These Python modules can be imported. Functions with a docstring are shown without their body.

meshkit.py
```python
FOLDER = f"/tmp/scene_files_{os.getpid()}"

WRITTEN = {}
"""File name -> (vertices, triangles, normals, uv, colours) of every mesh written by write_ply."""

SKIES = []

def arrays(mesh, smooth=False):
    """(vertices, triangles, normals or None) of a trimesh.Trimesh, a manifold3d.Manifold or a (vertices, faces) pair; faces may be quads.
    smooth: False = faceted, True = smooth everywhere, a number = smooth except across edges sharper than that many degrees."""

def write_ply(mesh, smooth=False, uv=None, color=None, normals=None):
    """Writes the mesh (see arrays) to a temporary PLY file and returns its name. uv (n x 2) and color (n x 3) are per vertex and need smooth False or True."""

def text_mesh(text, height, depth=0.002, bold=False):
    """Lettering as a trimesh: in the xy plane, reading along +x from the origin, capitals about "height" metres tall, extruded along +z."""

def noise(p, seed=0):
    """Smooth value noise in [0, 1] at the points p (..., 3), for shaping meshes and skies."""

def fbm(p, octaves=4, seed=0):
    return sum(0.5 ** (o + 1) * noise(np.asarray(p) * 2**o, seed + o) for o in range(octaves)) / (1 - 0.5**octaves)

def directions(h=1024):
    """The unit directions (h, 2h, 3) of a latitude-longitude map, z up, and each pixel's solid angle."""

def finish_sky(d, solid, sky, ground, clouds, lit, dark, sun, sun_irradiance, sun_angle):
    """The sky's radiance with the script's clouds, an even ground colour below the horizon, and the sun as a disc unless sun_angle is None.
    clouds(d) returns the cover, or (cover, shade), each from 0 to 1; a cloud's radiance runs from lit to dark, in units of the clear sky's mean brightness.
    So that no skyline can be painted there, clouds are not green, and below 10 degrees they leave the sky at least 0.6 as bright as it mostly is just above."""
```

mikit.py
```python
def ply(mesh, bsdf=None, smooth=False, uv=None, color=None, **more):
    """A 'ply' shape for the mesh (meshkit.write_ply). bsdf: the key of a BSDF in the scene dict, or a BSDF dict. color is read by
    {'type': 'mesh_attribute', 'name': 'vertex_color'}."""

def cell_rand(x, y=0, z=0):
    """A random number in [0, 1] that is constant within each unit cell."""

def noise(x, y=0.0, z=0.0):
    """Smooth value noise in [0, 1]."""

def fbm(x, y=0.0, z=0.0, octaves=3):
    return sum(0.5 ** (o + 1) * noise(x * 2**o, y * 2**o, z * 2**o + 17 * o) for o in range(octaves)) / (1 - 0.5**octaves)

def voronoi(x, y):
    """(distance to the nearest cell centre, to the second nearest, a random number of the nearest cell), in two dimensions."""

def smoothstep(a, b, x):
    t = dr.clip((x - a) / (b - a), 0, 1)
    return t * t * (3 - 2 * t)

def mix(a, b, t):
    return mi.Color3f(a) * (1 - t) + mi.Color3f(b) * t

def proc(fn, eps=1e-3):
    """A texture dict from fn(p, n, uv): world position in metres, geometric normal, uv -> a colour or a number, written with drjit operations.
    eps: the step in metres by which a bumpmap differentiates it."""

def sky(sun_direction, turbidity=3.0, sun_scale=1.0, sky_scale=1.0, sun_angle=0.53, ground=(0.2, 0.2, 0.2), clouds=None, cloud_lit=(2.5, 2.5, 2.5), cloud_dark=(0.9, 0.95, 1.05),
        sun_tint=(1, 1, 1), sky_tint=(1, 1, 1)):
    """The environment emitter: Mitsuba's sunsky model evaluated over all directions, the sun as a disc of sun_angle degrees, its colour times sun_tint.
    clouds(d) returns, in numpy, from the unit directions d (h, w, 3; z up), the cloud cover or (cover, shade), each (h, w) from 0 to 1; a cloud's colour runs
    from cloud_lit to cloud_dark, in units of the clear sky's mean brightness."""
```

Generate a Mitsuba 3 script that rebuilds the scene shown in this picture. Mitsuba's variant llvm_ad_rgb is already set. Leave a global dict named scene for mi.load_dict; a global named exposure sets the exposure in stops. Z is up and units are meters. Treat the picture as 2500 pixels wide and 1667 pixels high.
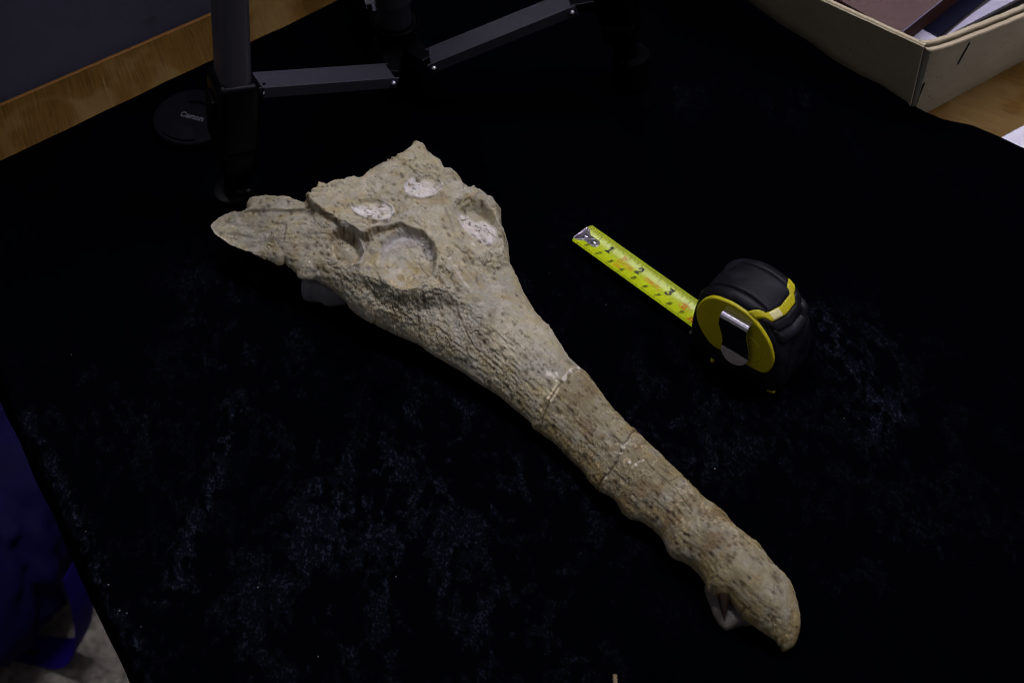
import math
import numpy as np, trimesh, drjit as dr, mitsuba as mi
import mikit, meshkit
from scipy.interpolate import RBFInterpolator
from scipy.spatial import Delaunay, cKDTree
from shapely.geometry import Polygon, Point, LineString
from shapely import contains_xy
from shapely.ops import unary_union

T = mi.ScalarTransform4f
scene, labels = {'type': 'scene'}, {}
MM = 0.001
rng = np.random.default_rng(7)

# ------------------------------------------------------------------ camera, lamps, exposure
PITCH, ROLL, CAM_H = math.radians(51.32), math.radians(-1.0), 0.829
_r = np.array([1, 0, 0.]); _u = np.array([0, math.sin(PITCH), math.cos(PITCH)]); _f = np.array([0, math.cos(PITCH), -math.sin(PITCH)])
_up = -math.sin(ROLL) * _r + math.cos(ROLL) * _u
_o = np.array([0, 0, CAM_H])
scene['camera'] = {'type': 'thinlens', 'fov': math.degrees(2 * math.atan(1250 / 4200)), 'fov_axis': 'x',
                   'aperture_radius': 0.0028, 'focus_distance': 1.07, 'near_clip': 0.05, 'far_clip': 20.0,
                   'to_world': T().look_at(origin=_o.tolist(), target=(_o + _f).tolist(), up=_up.tolist()),
                   'film': {'type': 'hdrfilm', 'width': 1024, 'height': 682}, 'sampler': {'type': 'independent', 'sample_count': 64}}
exposure = 0.0


def lamp(key, centre, along, wide, half_l, half_w, rgb):
    """A ceiling fixture: a downward rectangle of light (the fluorescent tubes behind their diffuser)."""
    a = np.array(along, float); a /= np.linalg.norm(a)
    b = np.cross([0, 0, 1.0], a)
    c = np.array(centre, float)
    q = np.array([c - a * half_l - b * half_w, c + a * half_l - b * half_w, c + a * half_l + b * half_w, c - a * half_l + b * half_w])
    m = trimesh.Trimesh(q, [[0, 2, 1], [0, 3, 2]], process=False)
    s = mikit.ply(m, {'type': 'diffuse', 'reflectance': {'type': 'rgb', 'value': 0.5}})
    s['emitter'] = {'type': 'area', 'radiance': {'type': 'rgb', 'value': list(rgb)}}
    scene[key] = s
    labels[key] = {'label': wide, 'category': 'ceiling light'}


lamp('ceiling_light', (-0.05, 1.32, 1.95), (0.77, -0.64, 0), 'fluorescent ceiling light over the far side of the table, outside the photograph', 0.75, 0.03, (90, 87, 101))
lamp('ceiling_light_001', (1.25, 0.55, 1.95), (-0.35, 0.94, 0), 'fluorescent ceiling light right of the table, outside the photograph', 0.62, 0.13, (15.5, 14.6, 18))
lamp('ceiling_light_002', (-1.25, -0.25, 1.95), (0.35, 0.94, 0), 'fluorescent ceiling light left of the table, outside the photograph', 0.62, 0.13, (2.0, 1.9, 2.3))
scene['room_bounce'] = {'type': 'constant', 'radiance': {'type': 'rgb', 'value': [0.07, 0.068, 0.084]}}

# ------------------------------------------------------------------ measurements, millimetres on the table (x right, y away, z up)
OUT = [[-189.5, 740.1, 27.0, 5.0, 5.0], [-188.8, 737.6, 27.08, 5.0, 5.0], [-185.3, 732.2, 27.15, 5.0, 5.0], [-181.3, 727.9, 27.23, 5.0, 5.0], [-174.4, 722.8, 27.31, 5.0, 5.0], [-166.9, 718.4, 27.38, 5.0, 5.0], [-160.2, 714.8, 27.46, 5.0, 5.0], [-150.9, 709.1, 27.54, 5.0, 5.0], [-144.9, 705.8, 27.62, 5.0, 5.0], [-141.3, 705.0, 27.69, 5.0, 5.0], [-139.9, 706.6, 27.77, 5.0, 5.0], [-137.5, 703.4, 27.85, 5.0, 5.0], [-133.0, 699.1, 27.92, 5.0, 5.0], [-130.1, 693.4, 28.0, 5.0, 5.0], [-125.2, 693.5, 27.0, 5.0, 9.0], [-120.6, 694.1, 25.83, 5.0, 9.0], [-113.4, 689.9, 24.67, 5.0, 9.0], [-106.9, 684.6, 23.5, 5.0, 9.0], [-101.7, 679.4, 22.33, 5.0, 9.0], [-100.7, 677.8, 21.17, 5.0, 9.0], [-98.0, 674.1, 20.0, 5.0, 9.0], [-89.3, 667.1, 18.83, 5.0, 9.0], [-79.1, 661.7, 17.67, 5.0, 9.0], [-69.6, 656.3, 16.5, 5.0, 9.0], [-56.8, 650.6, 15.33, 5.0, 9.0], [-50.1, 644.7, 14.17, 5.0, 9.0], [-38.2, 636.3, 13.0, 5.0, 9.0], [-30.4, 631.4, 12.0, 16.0, 17.0], [-22.7, 624.4, 11.93, 16.0, 17.0], [-13.3, 616.9, 11.87, 16.0, 17.0], [-5.6, 610.5, 11.8, 16.0, 17.0], [-0.2, 603.7, 11.73, 16.0, 17.0], [6.6, 597.4, 11.67, 16.0, 17.0], [10.3, 592.6, 11.6, 16.0, 17.0], [11.8, 588.4, 11.53, 16.0, 17.0], [16.6, 584.5, 11.47, 16.0, 17.0], [23.0, 579.1, 11.4, 16.0, 17.0], [30.3, 569.0, 11.33, 16.0, 17.0], [39.7, 558.4, 11.27, 16.0, 17.0], [41.7, 553.1, 11.2, 16.0, 17.0], [45.7, 547.4, 11.13, 16.0, 17.0], [49.3, 544.0, 11.07, 16.0, 17.0], [56.1, 539.5, 11.0, 16.0, 17.0], [59.0, 534.5, 10.93, 16.0, 17.0], [59.7, 530.1, 10.87, 16.0, 17.0], [63.9, 525.7, 10.8, 16.0, 17.0], [70.0, 524.5, 10.73, 16.0, 17.0], [76.2, 519.8, 10.67, 16.0, 17.0], [81.0, 513.6, 10.6, 16.0, 17.0], [83.2, 508.8, 10.53, 16.0, 17.0], [84.1, 504.4, 10.47, 16.0, 17.0], [86.3, 500.2, 10.4, 16.0, 17.0], [89.8, 498.4, 10.33, 16.0, 17.0], [92.8, 497.1, 10.27, 16.0, 17.0], [96.3, 494.7, 10.2, 16.0, 17.0], [99.6, 490.5, 10.13, 16.0, 17.0], [102.0, 486.8, 10.07, 16.0, 17.0], [103.6, 482.7, 10.0, 16.0, 17.0], [103.9, 477.7, 13.0, 16.0, 13.0], [107.0, 475.1, 12.73, 16.0, 13.0], [110.4, 472.9, 12.45, 16.0, 13.0], [114.2, 472.8, 12.18, 16.0, 13.0], [116.8, 469.3, 11.91, 16.0, 13.0], [118.9, 465.6, 11.64, 16.0, 13.0], [122.1, 460.2, 11.36, 16.0, 13.0], [125.7, 457.1, 11.09, 16.0, 13.0], [130.1, 453.9, 10.82, 16.0, 13.0], [134.6, 450.2, 10.55, 16.0, 13.0], [138.1, 447.6, 10.27, 16.0, 13.0], [139.4, 445.8, 10.0, 16.0, 13.0], [140.7, 446.8, 4.0, 18.0, 13.0], [141.8, 444.5, 4.5, 18.0, 13.0], [143.6, 444.5, 5.0, 18.0, 13.0], [148.1, 446.8, 5.5, 18.0, 13.0], [150.9, 451.3, 6.0, 18.0, 13.0], [151.3, 452.7, 13.0, 14.0, 16.0], [152.3, 459.6, 13.23, 14.0, 16.0], [152.0, 466.0, 13.46, 14.0, 16.0], [151.2, 473.1, 13.69, 14.0, 16.0], [149.8, 478.9, 13.92, 14.0, 16.0], [147.4, 483.5, 14.15, 14.0, 16.0], [143.1, 488.3, 14.38, 14.0, 16.0], [139.3, 494.0, 14.62, 14.0, 16.0], [136.9, 499.0, 14.85, 14.0, 16.0], [134.0, 504.1, 15.08, 14.0, 16.0], [129.3, 507.5, 15.31, 14.0, 16.0], [125.8, 510.9, 15.54, 14.0, 16.0], [122.6, 514.3, 15.77, 14.0, 16.0], [120.9, 517.1, 16.0, 14.0, 16.0], [118.0, 522.2, 16.23, 14.0, 16.0], [112.3, 528.4, 16.46, 14.0, 16.0], [105.4, 534.7, 16.69, 14.0, 16.0], [102.6, 539.7, 16.92, 14.0, 16.0], [97.7, 546.0, 17.15, 14.0, 16.0], [90.8, 553.2, 17.38, 14.0, 16.0], [84.8, 561.6, 17.62, 14.0, 16.0], [78.9, 568.0, 17.85, 14.0, 16.0], [74.8, 573.9, 18.08, 14.0, 16.0], [71.9, 577.8, 18.31, 14.0, 16.0], [64.7, 586.6, 18.54, 14.0, 16.0], [58.6, 595.4, 18.77, 14.0, 16.0], [52.4, 605.5, 19.0, 14.0, 16.0], [48.4, 613.9, 19.23, 14.0, 16.0], [44.3, 619.9, 19.46, 14.0, 16.0], [39.8, 624.6, 19.69, 14.0, 16.0], [35.1, 629.3, 19.92, 14.0, 16.0], [30.8, 638.2, 20.15, 14.0, 16.0], [26.4, 648.0, 20.38, 14.0, 16.0], [23.4, 655.1, 20.62, 14.0, 16.0], [19.6, 661.0, 20.85, 14.0, 16.0], [15.0, 667.1, 21.08, 14.0, 16.0], [9.7, 679.4, 21.31, 14.0, 16.0], [7.9, 683.3, 21.54, 14.0, 16.0], [4.5, 694.5, 21.77, 14.0, 16.0], [1.3, 702.6, 22.0, 14.0, 16.0], [-0.9, 703.4, 27.0, 6.0, 4.0], [-1.3, 711.7, 27.69, 6.0, 4.0], [-1.3, 716.1, 28.38, 6.0, 4.0], [-3.0, 723.4, 29.08, 6.0, 4.0], [-4.7, 728.3, 29.77, 6.0, 4.0], [-5.6, 736.4, 30.46, 6.0, 4.0], [-5.8, 743.3, 31.15, 6.0, 4.0], [-9.7, 749.1, 31.85, 6.0, 4.0], [-12.5, 749.5, 32.54, 6.0, 4.0], [-13.8, 751.0, 33.23, 6.0, 4.0], [-16.1, 752.5, 33.92, 6.0, 4.0], [-17.9, 754.4, 34.62, 6.0, 4.0], [-20.2, 754.0, 35.31, 6.0, 4.0], [-22.5, 758.9, 36.0, 6.0, 4.0], [-24.6, 752.5, 45.0, 5.0, 3.0], [-29.2, 755.1, 44.99, 5.0, 3.0], [-30.0, 758.7, 44.97, 5.0, 3.0], [-32.1, 761.7, 44.96, 5.0, 3.0], [-37.3, 767.2, 44.95, 5.0, 3.0], [-40.7, 767.1, 44.93, 5.0, 3.0], [-41.5, 769.5, 44.92, 5.0, 3.0], [-43.9, 774.7, 44.91, 5.0, 3.0], [-48.2, 778.1, 44.89, 5.0, 3.0], [-51.1, 780.7, 44.88, 5.0, 3.0], [-53.0, 784.8, 44.87, 5.0, 3.0], [-54.3, 789.0, 44.86, 5.0, 3.0], [-56.4, 788.6, 44.84, 5.0, 3.0], [-58.4, 791.3, 44.83, 5.0, 3.0], [-60.2, 789.5, 44.82, 5.0, 3.0], [-62.5, 786.2, 44.8, 5.0, 3.0], [-66.5, 780.5, 44.79, 5.0, 3.0], [-71.5, 776.2, 44.78, 5.0, 3.0], [-75.6, 772.3, 44.76, 5.0, 3.0], [-79.8, 770.6, 44.75, 5.0, 3.0], [-84.3, 768.0, 44.74, 5.0, 3.0], [-86.2, 766.1, 44.72, 5.0, 3.0], [-88.0, 765.8, 44.71, 5.0, 3.0], [-90.6, 762.4, 44.7, 5.0, 3.0], [-93.7, 758.8, 44.68, 5.0, 3.0], [-95.5, 759.9, 44.67, 5.0, 3.0], [-98.9, 760.3, 44.66, 5.0, 3.0], [-102.5, 759.0, 44.64, 5.0, 3.0], [-105.3, 757.3, 44.63, 5.0, 3.0], [-108.4, 757.1, 44.62, 5.0, 3.0], [-112.4, 756.1, 44.61, 5.0, 3.0], [-113.7, 753.6, 44.59, 5.0, 3.0], [-114.6, 752.9, 44.58, 5.0, 3.0], [-116.5, 754.2, 44.57, 5.0, 3.0], [-118.8, 754.8, 44.55, 5.0, 3.0], [-121.1, 753.1, 44.54, 5.0, 3.0], [-121.5, 751.2, 44.53, 5.0, 3.0], [-123.7, 750.0, 44.51, 5.0, 3.0], [-125.0, 745.8, 44.5, 5.0, 3.0], [-128.4, 744.0, 43.0, 4.0, 3.5], [-130.9, 744.8, 42.0, 4.0, 3.5], [-133.7, 746.5, 41.0, 4.0, 3.5], [-137.2, 749.7, 40.0, 4.0, 3.5], [-142.2, 751.8, 39.0, 4.0, 3.5], [-151.9, 753.3, 38.0, 4.0, 3.5], [-164.3, 754.6, 37.0, 4.0, 3.5], [-165.3, 751.6, 36.0, 4.0, 3.5], [-166.4, 749.8, 35.0, 4.0, 3.5], [-165.7, 747.9, 34.0, 4.0, 3.5], [-165.7, 745.8, 33.0, 4.0, 3.5], [-169.7, 747.2, 32.0, 4.0, 3.5], [-175.1, 748.2, 31.0, 4.0, 3.5], [-177.9, 747.4, 30.0, 4.0, 3.5], [-182.7, 745.9, 29.0, 4.0, 3.5], [-186.7, 743.0, 28.0, 4.0, 3.5]]
BASE = [[145.4, 452.9, 20.0], [138.8, 458.9, 27.0], [128.8, 469.9, 30.0], [119.4, 487.2, 31.0], [107.8, 505.7, 31.0], [91.3, 524.7, 31.0], [74.6, 547.0, 31.0], [57.4, 569.9, 31.0], [39.6, 592.8, 32.0], [25.9, 609.5, 34.0], [7.2, 628.8, 37.0], [-4.7, 642.2, 40.0], [-11.9, 653.2, 42.0], [-2.1, 662.7, 38.0], [-28.9, 666.3, 44.0], [-21.6, 672.7, 42.0], [-31.4, 682.5, 46.0], [-38.8, 687.5, 48.0], [-36.3, 674.5, 44.0], [-48.9, 704.3, 48.0], [-11.3, 683.3, 37.0], [-5.4, 703.9, 36.0], [-7.7, 719.9, 41.0], [-36.5, 648.6, 33.0], [-17.0, 633.3, 32.0], [-26.5, 659.9, 42.0], [-111.7, 687.3, 35.0], [-62.9, 662.9, 47.0], [-75.4, 668.9, 46.0], [-90.7, 676.7, 43.0], [-45.9, 662.8, 46.0], [-101.4, 684.5, 38.0], [-94.3, 690.1, 42.0], [-88.4, 682.9, 44.0], [-78.2, 676.5, 45.5], [-71.0, 671.6, 46.5], [-60.6, 667.4, 47.0], [-49.6, 666.8, 47.0], [-40.6, 672.1, 47.0], [-67.6, 691.7, 44.0], [-86.6, 699.6, 43.0], [-101.5, 690.2, 39.0], [-117.1, 698.1, 38.0], [-106.7, 696.1, 40.0], [-122.6, 709.9, 40.0], [-138.3, 712.9, 37.0], [-154.8, 723.8, 33.0], [-176.7, 735.7, 30.0], [-165.6, 734.3, 35.0], [-149.9, 734.6, 38.0], [-153.2, 746.1, 39.0], [-134.4, 738.5, 41.0], [-123.5, 731.1, 43.0], [-120.8, 733.5, 46.0], [-138.7, 723.9, 40.0], [-112.3, 715.3, 45.0], [-112.3, 720.1, 48.0], [-99.2, 708.5, 46.5], [-86.6, 705.3, 46.0], [-79.1, 708.4, 48.0], [-67.8, 711.7, 48.5], [-59.0, 709.2, 48.5], [-97.2, 722.4, 48.0], [-87.8, 737.0, 47.0], [-62.6, 747.9, 46.0], [-36.9, 747.2, 46.0], [-24.1, 748.8, 44.0]]
PLAT = [[145.4, 452.9, 20.0], [138.8, 458.9, 27.0], [128.8, 469.9, 30.0], [119.4, 487.2, 31.0], [107.8, 505.7, 31.0], [91.3, 524.7, 31.0], [74.6, 547.0, 31.0], [57.4, 569.9, 31.0], [39.6, 592.8, 32.0], [25.9, 609.5, 34.0], [7.2, 628.8, 37.0], [-4.7, 642.2, 40.0], [-11.9, 653.2, 42.0], [-2.1, 662.7, 38.0], [-28.9, 666.3, 44.0], [-21.6, 672.7, 42.0], [-31.4, 682.5, 46.0], [-38.8, 688.3, 47.0], [-36.3, 674.5, 44.0], [-11.3, 683.3, 37.0], [-5.4, 703.9, 36.0], [-7.7, 719.9, 41.0], [-10.1, 732.8, 42.0], [-46.3, 702.5, 50.0], [-41.4, 712.5, 50.0], [-31.5, 708.2, 47.0], [-51.5, 716.9, 51.0], [-67.3, 716.3, 52.0], [-78.8, 712.3, 53.0], [-91.1, 708.3, 54.0], [-101.6, 716.2, 53.0], [-112.1, 725.5, 52.5], [-120.5, 737.5, 51.0], [-115.6, 741.7, 52.0], [-100.7, 747.5, 51.0], [-77.3, 739.0, 52.0], [-67.6, 756.4, 52.0], [-57.7, 776.0, 52.0], [-56.9, 738.5, 52.0], [-41.9, 756.8, 51.0], [-39.1, 733.0, 50.0], [-36.5, 720.1, 49.0], [-29.1, 745.1, 48.0], [-61.7, 725.2, 51.5], [-86.7, 721.5, 52.5]]
STEP = [[-128.8, 745.6, 50.0], [-124.2, 737.8, 50.0], [-118.9, 732.1, 50.0], [-111.7, 724.0, 50.0], [-106.5, 719.1, 50.0], [-101.7, 712.9, 50.0], [-95.2, 709.7, 50.0], [-91.2, 707.7, 50.0], [-86.2, 707.4, 50.0], [-84.1, 711.1, 50.0], [-80.1, 712.4, 50.0], [-73.1, 714.6, 50.0], [-67.2, 716.2, 50.0], [-62.3, 712.6, 50.0], [-56.8, 711.1, 50.0], [-52.8, 709.3, 50.0], [-47.6, 700.0, 49.0], [-44.2, 687.6, 48.0], [-42.3, 672.1, 47.0]]
LOWS = [[145.4, 452.9, 20.0], [138.8, 458.9, 27.0], [128.8, 469.9, 30.0], [119.4, 487.2, 31.0], [107.8, 505.7, 31.0], [91.3, 524.7, 31.0], [74.6, 547.0, 31.0], [57.4, 569.9, 31.0], [39.6, 592.8, 32.0], [25.9, 609.5, 34.0], [7.2, 628.8, 37.0], [-4.7, 642.2, 40.0], [-11.9, 653.2, 42.0], [-2.1, 662.7, 38.0], [-28.9, 666.3, 44.0], [-21.6, 672.7, 42.0], [-31.4, 682.5, 46.0], [-11.3, 683.3, 37.0], [-5.4, 703.9, 36.0], [-26.5, 660.8, 41.0], [-36.5, 648.6, 33.0], [-17.0, 633.3, 32.0], [-61.2, 659.3, 33.0], [-47.6, 659.1, 34.0], [-36.0, 660.9, 36.5], [-76.0, 660.9, 33.0], [-90.9, 667.8, 35.5], [-61.4, 654.0, 27.0], [-76.3, 658.3, 28.0], [-46.5, 649.7, 28.0], [-88.8, 665.4, 29.5], [-96.4, 679.9, 35.5], [-101.4, 689.1, 39.5], [-111.9, 688.2, 34.0], [-117.1, 698.1, 38.0], [-106.7, 696.1, 40.0], [-122.6, 709.9, 40.0], [-138.3, 712.9, 37.0], [-154.8, 723.8, 33.0], [-176.7, 735.7, 30.0], [-165.6, 734.3, 35.0], [-149.9, 734.6, 38.0], [-99.5, 710.4, 44.5], [-112.6, 717.1, 43.0], [-64.0, 670.8, 32.0], [-76.6, 675.5, 32.5], [-46.5, 668.7, 34.0], [-62.6, 715.6, 32.0]]
RIMSTEP = [[-108.1, 700.2, 41.0], [-101.3, 691.5, 42.0], [-94.1, 687.9, 43.0], [-88.3, 682.0, 45.0], [-78.0, 675.3, 46.5], [-71.0, 670.8, 47.0], [-60.6, 666.6, 47.5], [-49.6, 666.1, 47.5], [-41.1, 668.0, 46.5], [-35.0, 667.0, 44.5], [-28.9, 663.4, 42.5], [-24.1, 659.0, 40.0]]
ELL = {'orbit': [[-79.7, 694.1], [-63.2, 711.3], [-46.1, 690.3], [-62.6, 668.1]], 'small': [[-110.8, 707.7], [-103.5, 715.4], [-91.8, 702.0], [-99.1, 693.2]], 'fenl': [[-97.8, 730.8], [-88.4, 743.5], [-69.1, 727.7], [-83.5, 720.1]], 'fenr': [[-65.1, 748.5], [-53.3, 762.1], [-39.8, 747.8], [-57.4, 738.5]], 'orbr': [[-35.3, 726.2], [-22.0, 742.8], [-8.7, 723.3], [-15.1, 705.4]]}
CRACK = {'joint': [[40.3, 619.6, 24.0], [35.2, 613.6, 28.0], [31.9, 609.4, 32.0], [25.7, 603.9, 33.0], [22.0, 597.6, 32.0], [19.0, 593.3, 28.0], [16.3, 587.4, 16.0]], 'split': [[70.4, 576.9, 20.0], [63.2, 564.5, 28.0], [59.4, 556.5, 31.0], [53.8, 548.7, 28.0], [48.7, 546.4, 20.0], [47.2, 545.4, 12.0]], 'longc': [[73.0, 553.2, 29.0], [76.9, 547.1, 30.0], [81.8, 541.4, 30.0], [89.4, 532.5, 30.0], [93.2, 525.1, 30.0], [97.6, 517.2, 30.0]], 'branch': [[85.9, 537.1, 29.0], [90.5, 540.6, 26.0], [96.5, 546.2, 18.0]], 'lengthc': [[56.9, 569.4, 31.0], [59.9, 565.0, 31.0], [63.1, 563.2, 29.0]], 'lac': [[-33.3, 661.7, 42.0], [-31.9, 655.4, 40.0], [-27.3, 644.9, 38.0], [-21.8, 634.9, 36.0]], 'lac2': [[-21.7, 635.6, 37.0], [-15.7, 630.1, 36.0], [-9.3, 623.2, 36.0]], 'lac3': [[-44.5, 651.2, 30.0], [-36.6, 643.1, 30.0], [-29.2, 637.4, 30.0]], 'cheek': [[-56.7, 663.5, 27.0], [-55.7, 656.3, 24.0], [-56.6, 651.5, 15.0]], 'orbc': [[-56.3, 693.4, 36.0], [-54.3, 689.4, 36.0], [-51.3, 684.0, 38.0], [-50.0, 680.8, 39.0]]}
WHITE = [[25.4, 611.1, 33.0, 3.5], [22.3, 611.0, 34.0, 2.5], [61.9, 561.3, 29.0, 3.2], [60.3, 558.1, 30.0, 2.5], [65.0, 551.5, 30.0, 2.5], [68.3, 549.2, 30.0, 2.6], [62.9, 542.1, 28.0, 1.6], [-121.8, 696.4, 40.0, 2.6], [-95.0, 689.1, 42.0, 2.2], [-98.2, 740.2, 52.0, 1.8], [-55.0, 741.5, 51.0, 2.0], [-22.8, 704.8, 43.0, 3.0], [-139.7, 739.5, 40.0, 2.4], [-17.9, 689.9, 39.0, 2.0]]
RIDGE = [[[[-43.1, 743.6, 50.0], [-38.6, 733.0, 50.0], [-36.0, 723.5, 49.0], [-34.5, 715.0, 47.0], [-31.5, 705.7, 46.0]], 2.0, 2.2], [[[-45.8, 700.0, 49.0], [-40.0, 687.5, 48.0], [-33.8, 678.6, 46.0], [-26.5, 669.5, 44.0], [-20.4, 663.0, 42.0]], 2.4, 3.0], [[[-31.5, 704.0, 46.0], [-24.0, 699.1, 45.0], [-15.3, 698.2, 42.0], [-7.9, 701.6, 38.0]], 2.0, 3.5], [[[-29.0, 687.5, 44.0], [-24.0, 681.0, 43.0], [-20.4, 675.9, 42.0]], -2.4, 2.6], [[[-24.0, 690.6, 44.0], [-17.9, 688.9, 42.0], [-11.7, 689.9, 40.0]], -3.2, 3.2], [[[-20.3, 687.4, 42.0], [-18.6, 681.7, 42.0], [-19.6, 676.5, 42.0]], 1.2, 1.5], [[[-160.3, 733.3, 36.0], [-144.4, 731.9, 39.0], [-128.4, 727.8, 43.0]], 0.8, 1.5], [[[-176.3, 733.0, 31.0], [-159.9, 725.7, 34.0], [-141.1, 718.9, 38.0]], 0.8, 2.0], [[[-101.7, 713.9, 50.0], [-94.2, 716.9, 51.0], [-86.7, 717.7, 51.0], [-79.2, 719.2, 51.0]], -0.7, 1.2], [[[-66.8, 725.8, 51.0], [-56.7, 723.1, 50.0], [-46.5, 713.5, 49.0]], 0.9, 3.0]]
TERR = [[-166.7, 742.5, 36.0], [-164.5, 742.2, 37.0], [-152.8, 741.5, 39.0], [-139.6, 738.6, 41.0], [-130.3, 737.5, 43.0], [-124.5, 738.0, 45.0]]
WPATH = {'streak': [[-36.3, 690.9, 47.0], [-33.4, 684.2, 46.0], [-30.4, 678.1, 45.0], [-26.5, 671.9, 43.0], [-24.1, 667.6, 42.0]], 'plaster': [[20.2, 612.4, 35.0], [23.5, 610.1, 34.0], [26.8, 607.2, 33.0], [31.2, 610.3, 32.0], [35.0, 614.9, 29.0], [38.8, 620.0, 25.0]], 'split': [[63.7, 564.5, 28.0], [61.3, 559.7, 30.0], [58.4, 555.2, 31.0]], 'chip': [[64.1, 552.4, 30.0], [65.8, 550.1, 30.0], [69.0, 548.9, 30.0], [72.5, 552.6, 29.0]], 'bar': [[54.5, 548.1, 28.0], [51.3, 546.7, 24.0], [48.7, 546.1, 20.0]], 'wing': [[-136.5, 738.5, 41.0], [-137.7, 732.5, 40.0], [-136.0, 729.0, 40.0]], 'cheek': [[-103.0, 696.4, 39.5], [-98.9, 691.7, 41.0], [-93.6, 687.0, 42.5]], 'roof': [[-89.4, 721.2, 51.0], [-85.4, 714.4, 50.5], [-81.2, 716.3, 50.5]], 'roof2': [[-91.6, 715.0, 51.5], [-86.5, 712.2, 51.5]], 'tw': [[-124.1, 700.0, 39.0], [-121.4, 696.6, 39.0], [-118.0, 694.6, 39.0]]}
LOBE = [[102.5, 486.5, 5.0], [105.6, 474.1, 4.0], [107.6, 466.4, 4.0], [110.5, 461.3, 4.0], [113.0, 459.0, 4.0], [115.9, 459.5, 4.0], [119.4, 460.9, 4.0], [123.0, 461.6, 4.0], [127.1, 460.8, 4.0], [130.0, 467.3, 4.0], [121.4, 482.8, 4.0], [111.1, 493.4, 4.0]]
PTER = [[-131.3, 711.0, 8.0], [-132.2, 700.5, 8.0], [-129.4, 695.8, 8.0], [-119.3, 694.9, 8.0], [-118.2, 692.8, 8.0], [-115.0, 691.4, 8.0], [-105.6, 692.6, 8.0], [-99.4, 695.1, 8.0], [-102.5, 707.0, 8.0], [-115.9, 717.5, 8.0]]
TOOTH = [[109.2, 473.1, 14.0], [114.6, 471.7, 14.0], [112.1, 462.1, 7.0]]
CLOTHR = [[141.8, 1022.2, 12.0], [163.1, 988.9, 12.0], [181.0, 965.6, 12.0], [197.0, 945.1, 12.0], [215.1, 925.0, 12.0], [228.7, 905.4, 12.0], [242.8, 891.2, 12.0], [257.4, 880.0, 12.0], [270.7, 863.7, 12.0], [284.2, 852.4, 9.0], [297.2, 849.3, 4.0], [316.0, 843.9, 3.0], [332.4, 833.8, 2.0], [347.3, 822.1, 2.0], [376.8, 805.6, 2.0]]
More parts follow.
